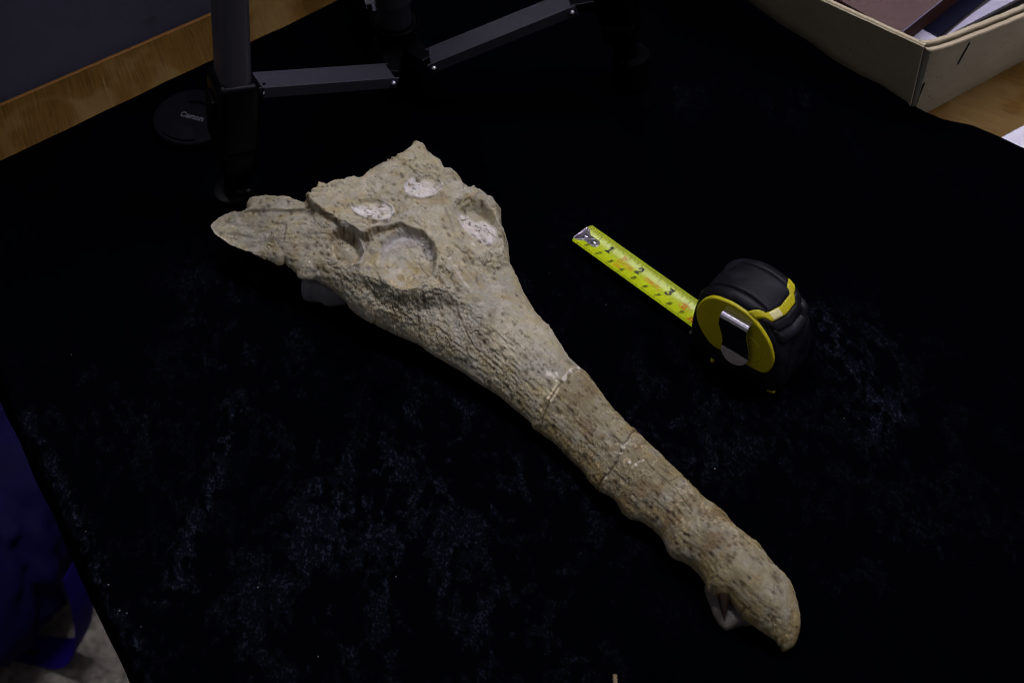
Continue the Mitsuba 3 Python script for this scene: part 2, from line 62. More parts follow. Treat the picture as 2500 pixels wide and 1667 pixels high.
BOXB = [[274.6, 852.8, 0.0], [288.4, 861.8, 0.0], [316.6, 880.3, 0.0], [365.9, 913.3, 0.0]]
RIM = [[213.7, 901.5, 66.0], [236.1, 884.2, 66.0], [255.6, 868.1, 66.0], [269.9, 856.1, 66.0], [274.3, 853.2, 66.0], [278.7, 852.6, 66.0], [286.1, 855.6, 65.0], [296.8, 862.0, 63.0], [323.8, 878.6, 60.0], [349.2, 893.6, 58.0]]
SPECK = [[-271.2, 658.9, 0.0], [-143.3, 492.0, 0.0], [-107.4, 448.4, 0.0], [24.5, 718.8, 0.0], [-66.8, 497.3, 0.0], [-244.2, 530.5, 0.0], [116.6, 566.0, 0.0], [-218.4, 478.8, 0.0], [-214.2, 477.1, 0.0], [-226.7, 495.3, 0.0], [196.4, 600.5, 0.0], [59.5, 691.5, 0.0], [-205.2, 468.6, 0.0]]
STREAK = [[-163.8, 627.2, 0.0], [-172.6, 588.1, 0.0], [-181.0, 539.7, 0.0], [-190.1, 504.5, 0.0], [-194.9, 486.3, 0.0]]
STREAK2 = [[191.7, 680.2, 0.0], [203.5, 653.8, 0.0], [216.5, 622.0, 0.0], [221.2, 603.6, 0.0], [212.8, 579.9, 0.0]]
PATCH = [[-79.6, 625.4, 0.0, 50.0], [-114.7, 589.9, 0.0, 60.0], [-66.5, 597.8, 0.0, 55.0], [-128.1, 503.3, 0.0, 70.0], [-81.2, 473.7, 0.0, 60.0], [-231.1, 592.3, 0.0, 50.0], [75.0, 606.7, 0.0, 25.0], [95.0, 579.5, 0.0, 40.0], [121.3, 605.7, 0.0, 30.0], [218.5, 618.9, 0.0, 30.0], [222.0, 659.8, 0.0, 20.0], [61.2, 727.3, 0.0, 18.0], [116.5, 873.4, 0.0, 14.0], [208.0, 854.9, 0.0, 16.0], [-158.0, 711.7, 0.0, 30.0], [-187.3, 692.1, 0.0, 30.0], [21.4, 707.6, 0.0, 25.0], [-201.3, 542.9, 0.0, 50.0], [-25.1, 511.9, 0.0, 60.0], [37.7, 471.4, 0.0, 60.0], [204.5, 507.2, 0.0, 60.0], [-249.9, 521.9, 0.0, 25.0], [-293.4, 617.8, 0.0, 20.0]]
CLOTHB = [[133.3, 960.5, 61.4], [155.5, 942.8, 50.1], [174.0, 928.0, 43.8], [190.7, 914.7, 38.3], [209.2, 899.9, 34.2], [224.3, 887.9, 27.8], [238.8, 876.4, 25.6], [253.0, 865.1, 25.9], [267.5, 853.5, 21.6]]
FACE = [[-1.6, 59.7], [-8.2, 51.1], [-11.5, 40.8], [-9.6, 30.3], [-4.8, 23.4], [1.1, 17.8], [7.5, 17.2], [27.5, 17.9], [39.3, 19.1], [43.0, 26.4], [44.1, 35.9], [39.8, 47.1], [33.2, 55.2], [24.1, 61.8], [11.7, 63.3]]
STRAW = [[51.8, 434.3, 0.0], [51.6, 421.8, 0.0]]

# ------------------------------------------------------------------ helpers


def rgb(*v):
    return {'type': 'rgb', 'value': list(v)}


def bsdf(key, color, rough=0.6, spec=0.4, bump=None, bump_scale=1.0, eps=2e-4, **more):
    p = {'type': 'principled', 'base_color': color if isinstance(color, dict) else rgb(*color), 'roughness': rough, 'specular': spec, **more}
    if bump is not None:
        p = {'type': 'bumpmap', 'nested_bsdf': p, 'arbitrary': mikit.proc(bump, eps=eps), 'scale': bump_scale}
    scene[key] = {'type': 'twosided', 'bsdf': p}


def add(key, mesh, mat, smooth=35, color=None, label=None, category=None, group=None, kind=None):
    m = mesh.copy() if hasattr(mesh, 'copy') else mesh
    if isinstance(m, tuple):
        v, f = np.asarray(m[0], float), np.asarray(m[1], int)
        if f.shape[1] == 4:
            f = np.vstack([f[:, [0, 1, 2]], f[:, [0, 2, 3]]])
        m = trimesh.Trimesh(v, f, process=False)
    m = trimesh.Trimesh(np.asarray(m.vertices) * MM, np.asarray(m.faces), process=False)
    scene[key] = mikit.ply(m, mat, smooth=smooth, color=color)
    tag(key, label, category, group, kind)


def tag(key, label=None, category=None, group=None, kind=None):
    d = {k: v for k, v in (('label', label), ('category', category), ('group', group), ('kind', kind)) if v}
    if d:
        labels.setdefault(key, {}).update(d)


def cat(*ms):
    return trimesh.util.concatenate(list(ms))


def unit(v):
    v = np.asarray(v, float)
    return v / np.linalg.norm(v)


def grid_faces(n, m, wrap_u=False, wrap_v=False):
    i, j = np.meshgrid(np.arange(n if wrap_u else n - 1), np.arange(m if wrap_v else m - 1), indexing='ij')
    i2, j2 = (i + 1) % n, (j + 1) % m
    q = np.stack([i * m + j, i2 * m + j, i2 * m + j2, i * m + j2], -1).reshape(-1, 4)
    return np.vstack([q[:, [0, 1, 2]], q[:, [0, 2, 3]]])


def solid_grid(g, thick, flip=False):
    """A sheet given as a grid of points (n, m, 3), made solid: the second side lies 'thick' behind the first, rims closed."""
    g = np.asarray(g, float)
    n, m = g.shape[:2]
    du, dv = np.gradient(g, axis=0), np.gradient(g, axis=1)
    nr = np.cross(du, dv)
    nr /= np.linalg.norm(nr, axis=2, keepdims=True) + 1e-12
    f = grid_faces(n, m)
    k = n * m
    rim = np.array([i * m for i in range(n)] + [(n - 1) * m + j for j in range(1, m)] + [i * m + m - 1 for i in range(n - 2, -1, -1)] + [j for j in range(m - 2, 0, -1)])
    r2 = np.roll(rim, -1)
    back = g + nr * thick if flip else g - nr * thick
    F = np.vstack([f, f[:, ::-1] + k, np.stack([rim, rim + k, r2 + k], 1), np.stack([rim, r2 + k, r2], 1)])
    return trimesh.Trimesh(np.vstack([g.reshape(-1, 3), back.reshape(-1, 3)]), F[:, ::-1] if flip else F, process=False)


def orient(m):
    """Faces outwards (the sign of the enclosed volume)."""
    if m.volume < 0:
        m.invert()
    return m


def rounded_slab(poly, z0, z1, r=0.6, steps=4, res=None):
    """A plate with the outline 'poly' (shapely) from z0 to z1, its upper edge rounded by r."""
    ms = []
    outs = [(poly, z0), (poly, z1 - r)] + [(poly.buffer(-r * (1 - math.cos(a))), z1 - r + r * math.sin(a)) for a in np.linspace(0, math.pi / 2, steps + 1)[1:]]
    outs.append((poly.buffer(-r * 1.5 - 0.1), z1))
    n = res or 160
    rings = []
    base = np.array(poly.exterior.coords)[:-1]
    for p, z in outs:
        if p.geom_type != 'Polygon':
            p = max(p.geoms, key=lambda q: q.area)
        ex = p.exterior
        L0 = poly.exterior.length
        pts = []
        for k in range(n):
            q = poly.exterior.interpolate(k / n * L0)
            s = ex.project(q)
            c = ex.interpolate(s)
            pts.append((c.x, c.y, z))
        rings.append(pts)
    g = np.array(rings)
    v = g.reshape(-1, 3)
    f = grid_faces(len(rings), n, wrap_v=True)
    top = np.array(rings[-1])[:, :2]
    cap = Polygon(top).buffer(0)
    tv, tf = trimesh.creation.triangulate_polygon(cap if cap.geom_type == 'Polygon' else max(cap.geoms, key=lambda q: q.area), engine='earcut')
    bv, bf = trimesh.creation.triangulate_polygon(poly, engine='earcut')
    m = cat(trimesh.Trimesh(v, f, process=False), trimesh.Trimesh(np.c_[tv, np.full(len(tv), z1)], tf, process=False),
            trimesh.Trimesh(np.c_[bv, np.full(len(bv), z0)], bf[:, ::-1], process=False))
    m.merge_vertices(digits_vertex=4)
    orient(m)
    return m


def box(sx, sy, sz, r=1.0):
    """A box centred on the origin with edges rounded by r (hull of eight little balls)."""
    pts = []
    s = trimesh.creation.icosphere(1, r).vertices
    for a in (-1, 1):
        for b in (-1, 1):
            for c in (-1, 1):
                pts.append(s + [a * (sx / 2 - r), b * (sy / 2 - r), c * (sz / 2 - r)])
    return trimesh.convex.convex_hull(np.vstack(pts))


def frame(m, origin, ex, ey, ez):
    m = m.copy()
    v = np.asarray(m.vertices)
    m.vertices = np.asarray(origin) + v[:, :1] * np.asarray(ex) + v[:, 1:2] * np.asarray(ey) + v[:, 2:3] * np.asarray(ez)
    return m


def bar(a, b, w, h, r=1.0, side=None):
    """A rounded bar from a to b, w across (along 'side'), h deep."""
    a, b = np.asarray(a, float), np.asarray(b, float)
    ex = unit(b - a)
    ey = unit(np.cross([0, 0, 1.0], ex)) if side is None else unit(np.asarray(side) - np.dot(side, ex) * ex)
    ez = np.cross(ex, ey)
    return frame(box(np.linalg.norm(b - a), w, h, r), (a + b) / 2, ex, ey, ez)


def lathe(profile, sections=64):
    return trimesh.creation.revolve(np.asarray(profile, float), sections=sections)


def disc_tube(a, b, r, sections=40):
    a, b = np.asarray(a, float), np.asarray(b, float)
    ez = unit(b - a)
    ex = unit(np.cross(ez, [0.3, 0.9, 0.1]))
    c = min(0.8, r * 0.2)
    L = np.linalg.norm(b - a)
    return frame(lathe([[0, 0], [r - c, 0], [r, c], [r, L - c], [r - c, L], [0, L]], sections), a, ex, np.cross(ez, ex), ez)


def smooth01(a, b, x):
    t = np.clip((x - a) / (b - a), 0, 1)
    return t * t * (3 - 2 * t)


def nz(p, f, seed=0):
    """Zero-mean value noise of points (n, 2 or 3) in mm with frequency f per mm."""
    p = np.asarray(p, float)
    if p.shape[-1] == 2:
        p = np.c_[p, np.full(len(p), 3.7)]
    return meshkit.noise(p * f + 50.3, seed) - 0.5


def fb(p, f, o=4, seed=0):
    p = np.asarray(p, float)
    if p.shape[-1] == 2:
        p = np.c_[p, np.full(len(p), 3.7)]
    return meshkit.fbm(p * f + 50.3, o, seed) - 0.5


# ------------------------------------------------------------------ materials
def velvet_color(p, n, uv):
    x, y = p.x * 1000, p.y * 1000
    # glint of single pile tufts and sheen of the brushed nap, put into the colour
    u, v = x * 0.985 + y * 0.17, y * 0.985 - x * 0.17
    sp = mikit.noise(u * 1.25, v * 0.85, 1.0)
    sp2 = mikit.noise(u * 0.62, v * 0.40, 5.0)
    fine = mikit.smoothstep(0.50, 0.90, sp * 0.62 + sp2 * 0.38)
    wu = (mikit.noise(x * 0.03, y * 0.03, 41.0) - 0.5) * 22
    nap = mikit.fbm((u + wu) * 0.070, v * 0.040, 2.0, octaves=5)
    clump = mikit.fbm(u * 0.24, v * 0.15, 9.0, octaves=4)
    region = mi.Float(0.07)
    for (cx, cy, r) in VELVET_SPOTS:
        region += 0.44 * dr.exp(-(dr.square(x - cx) + dr.square(y - cy)) / (r * r * 2.4))
    broad = mikit.smoothstep(0.36, 0.66, mikit.fbm(x * 0.011, y * 0.011, 51.0, octaves=2))
    amt = region * (0.35 + 1.1 * broad) * (0.12 + 1.6 * mikit.smoothstep(0.47, 0.64, nap * 0.55 + clump * 0.45))
    for (ax, ay, bx, by, w) in VELVET_LINES:
        lx, ly = bx - ax, by - ay
        wob = (mikit.noise(x * 0.05, y * 0.05, 31.0) - 0.5) * 9 + (mikit.noise(x * 0.16, y * 0.16, 33.0) - 0.5) * 7
        t = dr.clip(((x - ax) * lx + (y - ay) * ly) / (lx * lx + ly * ly), 0, 1)
        d = (dr.sqrt(dr.square(x + wob - ax - t * lx) + dr.square(y - ay - t * ly))) / w
        amt += 4.2 * dr.exp(-d * d) * mikit.smoothstep(0.34, 0.58, clump)
    amt = dr.minimum(amt, 4.2)
    k = amt * (0.30 + 1.6 * fine)
    return mi.Color3f(0.0006, 0.0007, 0.0014) + mi.Color3f(0.0017, 0.0020, 0.0031) * k


VELVET_SPOTS = [(p[0], p[1], p[3]) for p in PATCH]
VELVET_LINES = [(a[0], a[1], b[0], b[1], 6.0) for a, b in zip(STREAK[:-1], STREAK[1:])] + [(a[0], a[1], b[0], b[1], 9.0) for a, b in zip(STREAK2[:-1], STREAK2[1:])] + [(-292.0, 612.0, -192.0, 425.0, 6.0)]  # last entry: sheen along the rounded left edge, drawn in the cloth colour


def wood_color(p, n, uv):
    x, y = p.x * 1000, p.y * 1000
    # two veneer leaves with their own grain direction, seam under the cloth
    left = mikit.smoothstep(49.0, 51.0, x)
    a1, b1 = x * 0.94 + y * 0.342, -x * 0.342 + y * 0.94
    a2, b2 = x * 0.454 + y * 0.891, x * 0.891 - y * 0.454
    u = a1 * (1 - left) + a2 * left
    v = b1 * (1 - left) + b2 * left
    w = mikit.fbm(u * 0.02, v * 0.006, 3.0, octaves=3) * 14
    fibre = mikit.fbm(u * 0.9 + w, v * 0.045, 1.0, octaves=3)
    pore = mikit.smoothstep(0.60, 0.74, mikit.noise(u * 1.9 + w, v * 0.09, 7.0))
    cloud = mikit.fbm(u * 0.035, v * 0.03, 11.0, octaves=3)
    c = mikit.mix((0.076, 0.036, 0.004), (0.130, 0.068, 0.011), dr.clip(fibre * 0.6 + cloud * 0.75 - 0.15, 0, 1))
    c = c * (1 - 0.20 * pore)
    worn = mikit.smoothstep(0.50, 0.68, cloud) * (0.5 + 0.6 * fibre)
    c = mikit.mix(c, mi.Color3f(0.160, 0.105, 0.036), 0.6 * worn)
    for (cx, cy, r) in ((-235.0, 918.0, 34.0), (-318.0, 862.0, 30.0)):
        d = dr.abs(dr.sqrt(dr.square(x - cx) + dr.square(y - cy)) - r)
        c = mikit.mix(c, mi.Color3f(0.18, 0.115, 0.038), 0.26 * dr.exp(-d * d / 14.0) * mikit.smoothstep(0.3, 0.6, mikit.noise(x * 0.06, y * 0.06, 2.0)))
    scr = mikit.smoothstep(0.93, 0.97, mikit.noise(u * 0.8, v * 0.02, 21.0))
    return mikit.mix(c, mi.Color3f(0.24, 0.18, 0.085), 0.35 * scr)


def carpet_color(p, n, uv):
    x, y = p.x * 1000, p.y * 1000
    k = mikit.fbm(x * 0.16, y * 0.16, 1.0, octaves=3)
    f = mikit.noise(x * 0.5, y * 0.5, 4.0)
    return mikit.mix((0.17, 0.15, 0.115), (0.46, 0.41, 0.33), dr.clip(k * 1.1 + f * 0.5 - 0.35, 0, 1))


def card_color(p, n, uv):
    x, y, z = p.x * 1000, p.y * 1000, p.z * 1000
    u = x * 0.84 + y * 0.55
    fib = mikit.noise((x - y) * 1.1, z * 1.4 + x * 0.2, 2.0)
    lon = mikit.noise((x * 0.7 - y * 0.7) * 0.28, z * 1.3, 6.0)
    k = mikit.fbm(x * 0.05, y * 0.05, z * 0.05, octaves=3)
    c = mikit.mix((0.240, 0.207, 0.122), (0.325, 0.285, 0.180), dr.clip(0.35 * fib + 0.35 * lon + 0.5 * k - 0.05, 0, 1))
    spot = mikit.smoothstep(0.90, 0.95, mikit.noise(x * 0.35, y * 0.35, z * 0.35))
    return mikit.mix(c, mi.Color3f(0.06, 0.045, 0.03), 0.6 * spot)


def rubber_color(p, n, uv):
    x, y, z = p.x * 1000, p.y * 1000, p.z * 1000
    k = mikit.fbm(x * 0.12, y * 0.12, z * 0.12, octaves=3)
    return mikit.mix((0.0035, 0.0035, 0.005), (0.0115, 0.011, 0.0155), mikit.smoothstep(0.35, 0.75, k))


def wall_color(p, n, uv):
    x, z = p.x * 1000, p.z * 1000
    k = mikit.fbm(x * 0.02, z * 0.02, 4.0, octaves=3)
    weave = mikit.noise(x * 0.9, z * 0.9, 1.0)
    c = mikit.mix((0.060, 0.060, 0.083), (0.076, 0.075, 0.102), k * 0.8 + 0.2 * weave)
    smudge = mikit.smoothstep(0.70, 0.80, mikit.fbm(x * 0.035 + 3, z * 0.06, 9.0, octaves=2))
    return mikit.mix(c, mi.Color3f(0.04, 0.036, 0.042), 0.6 * smudge)


def bag_color(p, n, uv):
    x, y, z = p.x * 1000, p.y * 1000, p.z * 1000
    k = mikit.fbm(x * 0.03, y * 0.03, z * 0.03, octaves=3)
    return mikit.mix((0.0020, 0.0005, 0.025), (0.0040, 0.0010, 0.052), k)


def cover_color(p, n, uv):
    x, y = p.x * 1000, p.y * 1000
    g = mikit.noise(x * 1.2, y * 1.2, 2.0)
    k = mikit.fbm(x * 0.08, y * 0.08, 4.0, octaves=2)
    return mikit.mix((0.085, 0.050, 0.044), (0.115, 0.069, 0.062), 0.55 * g + 0.45 * k)


def yellow_color(p, n, uv):
    x, y, z = p.x * 1000, p.y * 1000, p.z * 1000
    k = mikit.fbm(x * 0.1, y * 0.1, z * 0.1, octaves=3)
    scuff = mikit.smoothstep(0.72, 0.86, mikit.noise(x * 0.5, y * 0.9, z * 0.7))
    return mikit.mix(mikit.mix((0.46, 0.40, 0.005), (0.52, 0.46, 0.010), k), mi.Color3f(0.45, 0.36, 0.03), 0.5 * scuff)


def scratch_rough(p, n, uv):
    x, y, z = p.x * 1000, p.y * 1000, p.z * 1000
    return 0.10 + 0.12 * mikit.noise(x * 3, y * 3, z * 0.4)


def card_bump(p, n, uv):
    x, y, z = p.x * 1000, p.y * 1000, p.z * 1000
    return mikit.fbm((x - y) * 0.45, z * 0.9, x * 0.2, octaves=3)


def bone_bump(p, n, uv):
    x, y, z = p.x * 1000, p.y * 1000, p.z * 1000
    return mikit.fbm(x * 0.9, y * 0.9, z * 0.9, octaves=2)


bsdf('velvet', mikit.proc(velvet_color), rough=0.95, spec=0.0)
bsdf('wood', mikit.proc(wood_color), rough=0.5, spec=0.18)
bsdf('wood_edge', (0.20, 0.085, 0.012), rough=0.5, spec=0.3)
bsdf('carpet', mikit.proc(carpet_color), rough=1.0, spec=0.0)
bsdf('partition', mikit.proc(wall_color), rough=0.9, spec=0.1)
bsdf('bone', {'type': 'mesh_attribute', 'name': 'vertex_color'}, rough=0.62, spec=0.28, bump=bone_bump, bump_scale=0.00022, eps=3e-4)
bsdf('bone_smooth', {'type': 'mesh_attribute', 'name': 'vertex_color'}, rough=0.5, spec=0.3)
bsdf('tooth_enamel', (0.018, 0.009, 0.004), rough=0.35, spec=0.5)
bsdf('rubber', mikit.proc(rubber_color), rough=0.50, spec=0.22)
bsdf('black_plastic', (0.010, 0.010, 0.013), rough=0.42, spec=0.42)
bsdf('yellow_plastic', mikit.proc(yellow_color), rough=0.38, spec=0.4)
bsdf('label_cream', (0.72, 0.66, 0.30), rough=0.4, spec=0.4)
bsdf('blade_paint', (0.46, 0.555, 0.004), rough=0.30, spec=0.5)
bsdf('ink_black', (0.012, 0.014, 0.008), rough=0.5, spec=0.2)
bsdf('ink_grey', (0.025, 0.035, 0.008), rough=0.5, spec=0.2)
bsdf('ink_red', (0.60, 0.10, 0.008), rough=0.5, spec=0.2)
scene['chrome'] = {'type': 'twosided', 'bsdf': {'type': 'roughconductor', 'material': 'Cr', 'distribution': 'ggx', 'alpha': 0.03}}
scene['dull_steel'] = {'type': 'twosided', 'bsdf': {'type': 'roughconductor', 'material': 'Cr', 'distribution': 'ggx', 'alpha': 0.22}}
scene['nickel'] = {'type': 'twosided', 'bsdf': {'type': 'roughconductor', 'material': 'Cr', 'distribution': 'ggx', 'alpha': 0.035}}
bsdf('tripod_column', (0.016, 0.0155, 0.019), rough=0.5, spec=0.3)
bsdf('tripod_paint', (0.040, 0.0385, 0.048), rough=0.42, spec=0.5, metallic=0.3)
bsdf('tripod_black', (0.0012, 0.0012, 0.0018), rough=0.33, spec=0.08)
bsdf('cap_plastic', (0.003, 0.003, 0.0042), rough=0.6, spec=0.04)
bsdf('cap_print', (0.075, 0.072, 0.083), rough=0.5, spec=0.3)
bsdf('cardboard', mikit.proc(card_color), rough=0.9, spec=0.1, bump=card_bump, bump_scale=0.0004, eps=3e-4)
bsdf('card_edge', (0.46, 0.39, 0.25), rough=0.9, spec=0.1)
bsdf('card_torn', (0.13, 0.125, 0.088), rough=0.95, spec=0.05)
bsdf('staple_wire', (0.012, 0.011, 0.011), rough=0.5, spec=0.4)
bsdf('book_cover', mikit.proc(cover_color), rough=0.7, spec=0.25)
bsdf('book_side', (0.050, 0.018, 0.012), rough=0.7, spec=0.2)
bsdf('book_highlight', (0.15, 0.13, 0.17), rough=0.7, spec=0.2)
bsdf('navy_print', (0.003, 0.003, 0.013), rough=0.4, spec=0.25)
bsdf('white_paper', (0.46, 0.44, 0.52), rough=0.8, spec=0.1)
bsdf('sheet_white', (0.66, 0.64, 0.70), rough=0.85, spec=0.05)
bsdf('dark_card_and_shade', (0.030, 0.026, 0.026), rough=0.6, spec=0.3)
scene['clear_film'] = {'type': 'thindielectric', 'int_ior': 1.5}
bsdf('bag_cloth', mikit.proc(bag_color), rough=0.75, spec=0.15)
bsdf('bag_strap', (0.010, 0.0025, 0.14), rough=0.6, spec=0.2)
bsdf('grommet_metal', (0.10, 0.08, 0.07), rough=0.35, spec=0.5, metallic=0.8)
bsdf('white_tube', (0.62, 0.60, 0.70), rough=0.5, spec=0.3)
bsdf('lint_fibre', (0.24, 0.23, 0.225), rough=0.9, spec=0.0)
bsdf('straw', (0.20, 0.145, 0.075), rough=0.8, spec=0.1)

# ------------------------------------------------------------------ setting: floor, partition, table
FLOOR = -720.0
gx, gy = np.meshgrid(np.linspace(-2600, 2600, 90), np.linspace(-1600, 3200, 90), indexing='ij')
add('floor', (np.stack([gx, gy, FLOOR + 1.5 * (meshkit.noise(np.stack([gx, gy, gx * 0], -1) * 0.01))], -1).reshape(-1, 3), grid_faces(90, 90)), 'carpet', smooth=True,
    label='beige carpet floor below the table edge', category='floor', kind='structure')

BD = unit([141, 94]); LD = unit([103, -192]); CD = unit([220, 160])       # table's back edge, its left edge, the cloth's back edge
A0, L0, C0 = np.array([-355, 887.]), np.array([-310, 627.]), np.array([-344, 828.])


def cross2(p, d, q, e):
    k = np.linalg.solve(np.array([d, -e]).T, q - p)
    return p + d * k[0]


IN = np.array([-LD[1], LD[0]]) * -1
IN = IN if IN @ BD > 0 else -IN
corner = cross2(A0, BD, L0 + IN * 9.5, LD)
tp = [corner, corner + BD * 1500, corner + BD * 1500 + LD * 1050, corner + LD * 1050]
TOP = -4.0
poly = Polygon(tp).buffer(-2).buffer(2)
m = rounded_slab(poly, TOP - 26, TOP, r=2.0, steps=3, res=400)
add('table__top', m, 'wood', smooth=35)
tag('table', 'light brown wooden table under the black velvet cloth', 'table')
for i, (p, a, b) in enumerate(((tp[0], 1, 1), (tp[1], -1, 1), (tp[2], -1, -1), (tp[3], 1, -1))):
    c = p + BD * 70 * a + LD * 70 * b
    lg = bar((c[0], c[1], FLOOR + 1.2), (c[0], c[1], TOP - 26.2), 45, 45, 3, side=[1, 0, 0])
    add('table__leg' + ('' if i == 0 else f'_{i:03d}'), lg, 'wood_edge')
e0 = bar(np.r_[corner + BD * 4 - IN * 0 + np.array([BD[1], -BD[0]]) * -1.6, TOP - 13], np.r_[corner + BD * 1496 + np.array([BD[1], -BD[0]]) * -1.6, TOP - 13], 3.0, 24, 0.8)
add('table__edge_band', e0, 'wood_edge')

# a grey-blue screen standing right behind the table's back edge
out = np.array([-BD[1], BD[0]])
w0, w1 = corner - BD * 12 + out * 9, corner + BD * 1480 + out * 9
nu, nv = 120, 30
U, V = np.meshgrid(np.linspace(0, 1, nu), np.linspace(TOP - 120, 330, nv), indexing='ij')
g = np.zeros((nu, nv, 3)); g[..., :2] = w0 + U[..., None] * (w1 - w0); g[..., 2] = V
add('desk_screen__panel', solid_grid(g, 24), 'partition', smooth=30)
cap_a, cap_b = np.r_[w0 - out * 12 + out * 24, 331.5], np.r_[w1 - out * 12 + out * 24, 331.5]
add('desk_screen__top_rail', bar(cap_a, cap_b, 28, 8, 1.5), 'tripod_paint')
tag('desk_screen', 'dull grey-blue desk screen along the back edge of the table', 'screen')

# ------------------------------------------------------------------ the velvet cloth
Pc = cross2(L0, LD, C0, CD)


def ab(p):
    return np.linalg.solve(np.array([CD, LD]).T, np.asarray(p, float)[:2] - Pc)


edge = sorted([(ab(p)[1], ab(p)[0], p[2]) for p in CLOTHB + CLOTHR[9:]])
eb, ea, ez = (np.array([q[k] for q in edge]) for k in range(3))
eb = np.r_[-5, eb, 1100]; ea = np.r_[ea[0] + 30, ea, ea[-1] + 90]; ez = np.r_[ez[0], ez, 2.0]
nb = 330
bs = np.r_[np.linspace(0, 520, 260), np.linspace(524, 1020, nb - 260)]
hang, arc = 150.0, 7.0
na_h, na = 26, 260
rows = []
for b in bs:
    amax = np.interp(b, eb, ea); zr = np.interp(b, eb, ez)
    wob = 2.2 * (meshkit.noise(np.array([[b * 0.03, 1.0, 2.0]]), 3)[0] - 0.5)
    P0 = Pc + LD * b
    row = []
    for k in range(na_h):                                     # from the hanging hem up, over the rounded table edge
        s = k / (na_h - 1)
        if s < 0.55:
            q = s / 0.55
            row.append(np.r_[P0 - IN * (arc - 11) + IN * wob * (1 - q), -arc - (1 - q) * hang])
        else:
            t = (s - 0.55) / 0.45 * math.pi / 2
            row.append(np.r_[P0 - IN * (arc * math.cos(t) - 11), -arc + arc * math.sin(t)])
    aa = 14 + (amax - 14) * np.linspace(0, 1, na) ** 1.0
    xy = P0 + aa[:, None] * CD
    d = amax - aa
    z = zr * np.exp(-(d / 13.0) ** 1.3) * (0.85 + 0.3 * smooth01(0, 6, d))
    row = np.vstack([row, np.c_[xy, z]])
    rows.append(row)
g = np.array(rows)
flat = g[:, na_h:, :].reshape(-1, 3)
q = np.c_[flat[:, :2], np.zeros(len(flat))]
near_objects = 1.0
fold = 2.2 * (meshkit.fbm(q * 0.012, 3, 11) - 0.5) + 0.8 * (meshkit.noise(q * 0.05, 5) - 0.5)
flat[:, 2] += np.minimum(fold - 0.2, 0.25)
for (ax, ay, bx, by, w) in VELVET_LINES[:-1]:
    ax_, bx_ = np.array([ax, ay]), np.array([bx, by])
    t = np.clip(((flat[:, :2] - ax_) @ (bx_ - ax_)) / ((bx_ - ax_) @ (bx_ - ax_)), 0, 1)
    dd = np.linalg.norm(flat[:, :2] - ax_ - t[:, None] * (bx_ - ax_), axis=1)
    flat[:, 2] += 1.1 * np.exp(-(dd / 7) ** 2)
g[:, na_h:, :] = flat.reshape(len(bs), na, 3)
add('velvet_cloth', solid_grid(g, 1.6), 'velvet', smooth=True, label='black velvet cloth spread over the table under the fossil', category='cloth')

# ------------------------------------------------------------------ the fossil
OUTL = np.array(OUT)


def dens(p, closed=True, step=0.5):
    p = np.asarray(p, float)
    q = np.vstack([p, p[:1]]) if closed else p
    s = np.r_[0, np.cumsum(np.linalg.norm(np.diff(q[:, :2], axis=0), axis=1))]
    n = max(3, int(s[-1] / step))
    t = np.linspace(0, s[-1], n, endpoint=not closed)
    return np.stack([np.interp(t, s, q[:, k]) for k in range(q.shape[1])], 1)


def chaikin(p, n=1):
    for _ in range(n):
        q = np.roll(p, -1, axis=0)
        p = np.stack([0.78 * p + 0.22 * q, 0.22 * p + 0.78 * q], 1).reshape(-1, p.shape[1])
    return p


ring = dens(chaikin(OUTL, 1), step=0.45)
tang = np.roll(ring[:, :2], -1, 0) - np.roll(ring[:, :2], 1, 0)
tang /= np.linalg.norm(tang, axis=1, keepdims=True)
nrm = np.c_[tang[:, 1], -tang[:, 0]]
ros = np.array([PLAT[k][:2] for k in range(14)])                      # points along the snout
jag_amt = np.where(ring[:, 4] < 6, 1.0, 0.45) * np.where(ring[:, 1] < 520, 0.3, 1.0)
ring[:, :2] += nrm * (jag_amt * (1.4 * nz(ring[:, :2], 0.28, 1) + 1.0 * nz(ring[:, :2], 0.8, 2)))[:, None]
bone_poly = Polygon(ring[:, :2]).buffer(0)
if bone_poly.geom_type != 'Polygon':
    bone_poly = max(bone_poly.geoms, key=lambda q: q.area)
ring_xy = np.array(bone_poly.exterior.coords)[:-1]
_, idx = cKDTree(ring[:, :2]).query(ring_xy)
ring = np.c_[ring_xy, ring[idx, 2:]]
# smooth the edge attributes along the outline
for _ in range(12):
    ring[:, 2:] = 0.25 * np.roll(ring[:, 2:], 1, 0) + 0.5 * ring[:, 2:] + 0.25 * np.roll(ring[:, 2:], -1, 0)

pts2 = [ring_xy]
for off, st in ((0.12, 0.45), (0.35, 0.45), (0.7, 0.5), (1.15, 0.5), (1.65, 0.5)):
    b = bone_poly.buffer(-off)
    for gg in getattr(b, 'geoms', [b]):
        c = np.array(gg.exterior.coords)
        pts2.append(dens(c[:-1], step=st))
x0, y0 = ring_xy.min(0); x1, y1 = ring_xy.max(0)
h = 0.52
X, Y = np.meshgrid(np.arange(x0, x1, h), np.arange(y0, y1, h * 0.866), indexing='ij')
X = X + (np.arange(X.shape[1]) % 2)[None, :] * h / 2
gp_ = np.c_[X.ravel(), Y.ravel()]
inn = bone_poly.buffer(-2.0)
gp_ = gp_[contains_xy(inn, gp_[:, 0], gp_[:, 1])]
gp_ = gp_ + rng.uniform(-0.07, 0.07, gp_.shape)
pts2.append(gp_)
for path in (STEP, RIMSTEP):
    c = dens(path, closed=False, step=0.32)
    ex_p = (c[:, None, :2] + rng.uniform(-1, 1, (len(c), 16, 2)) * [3.4, 3.4]).reshape(-1, 2)
    pts2.append(ex_p[contains_xy(inn, ex_p[:, 0], ex_p[:, 1])])
xy = np.vstack(pts2)
nring = len(ring_xy)
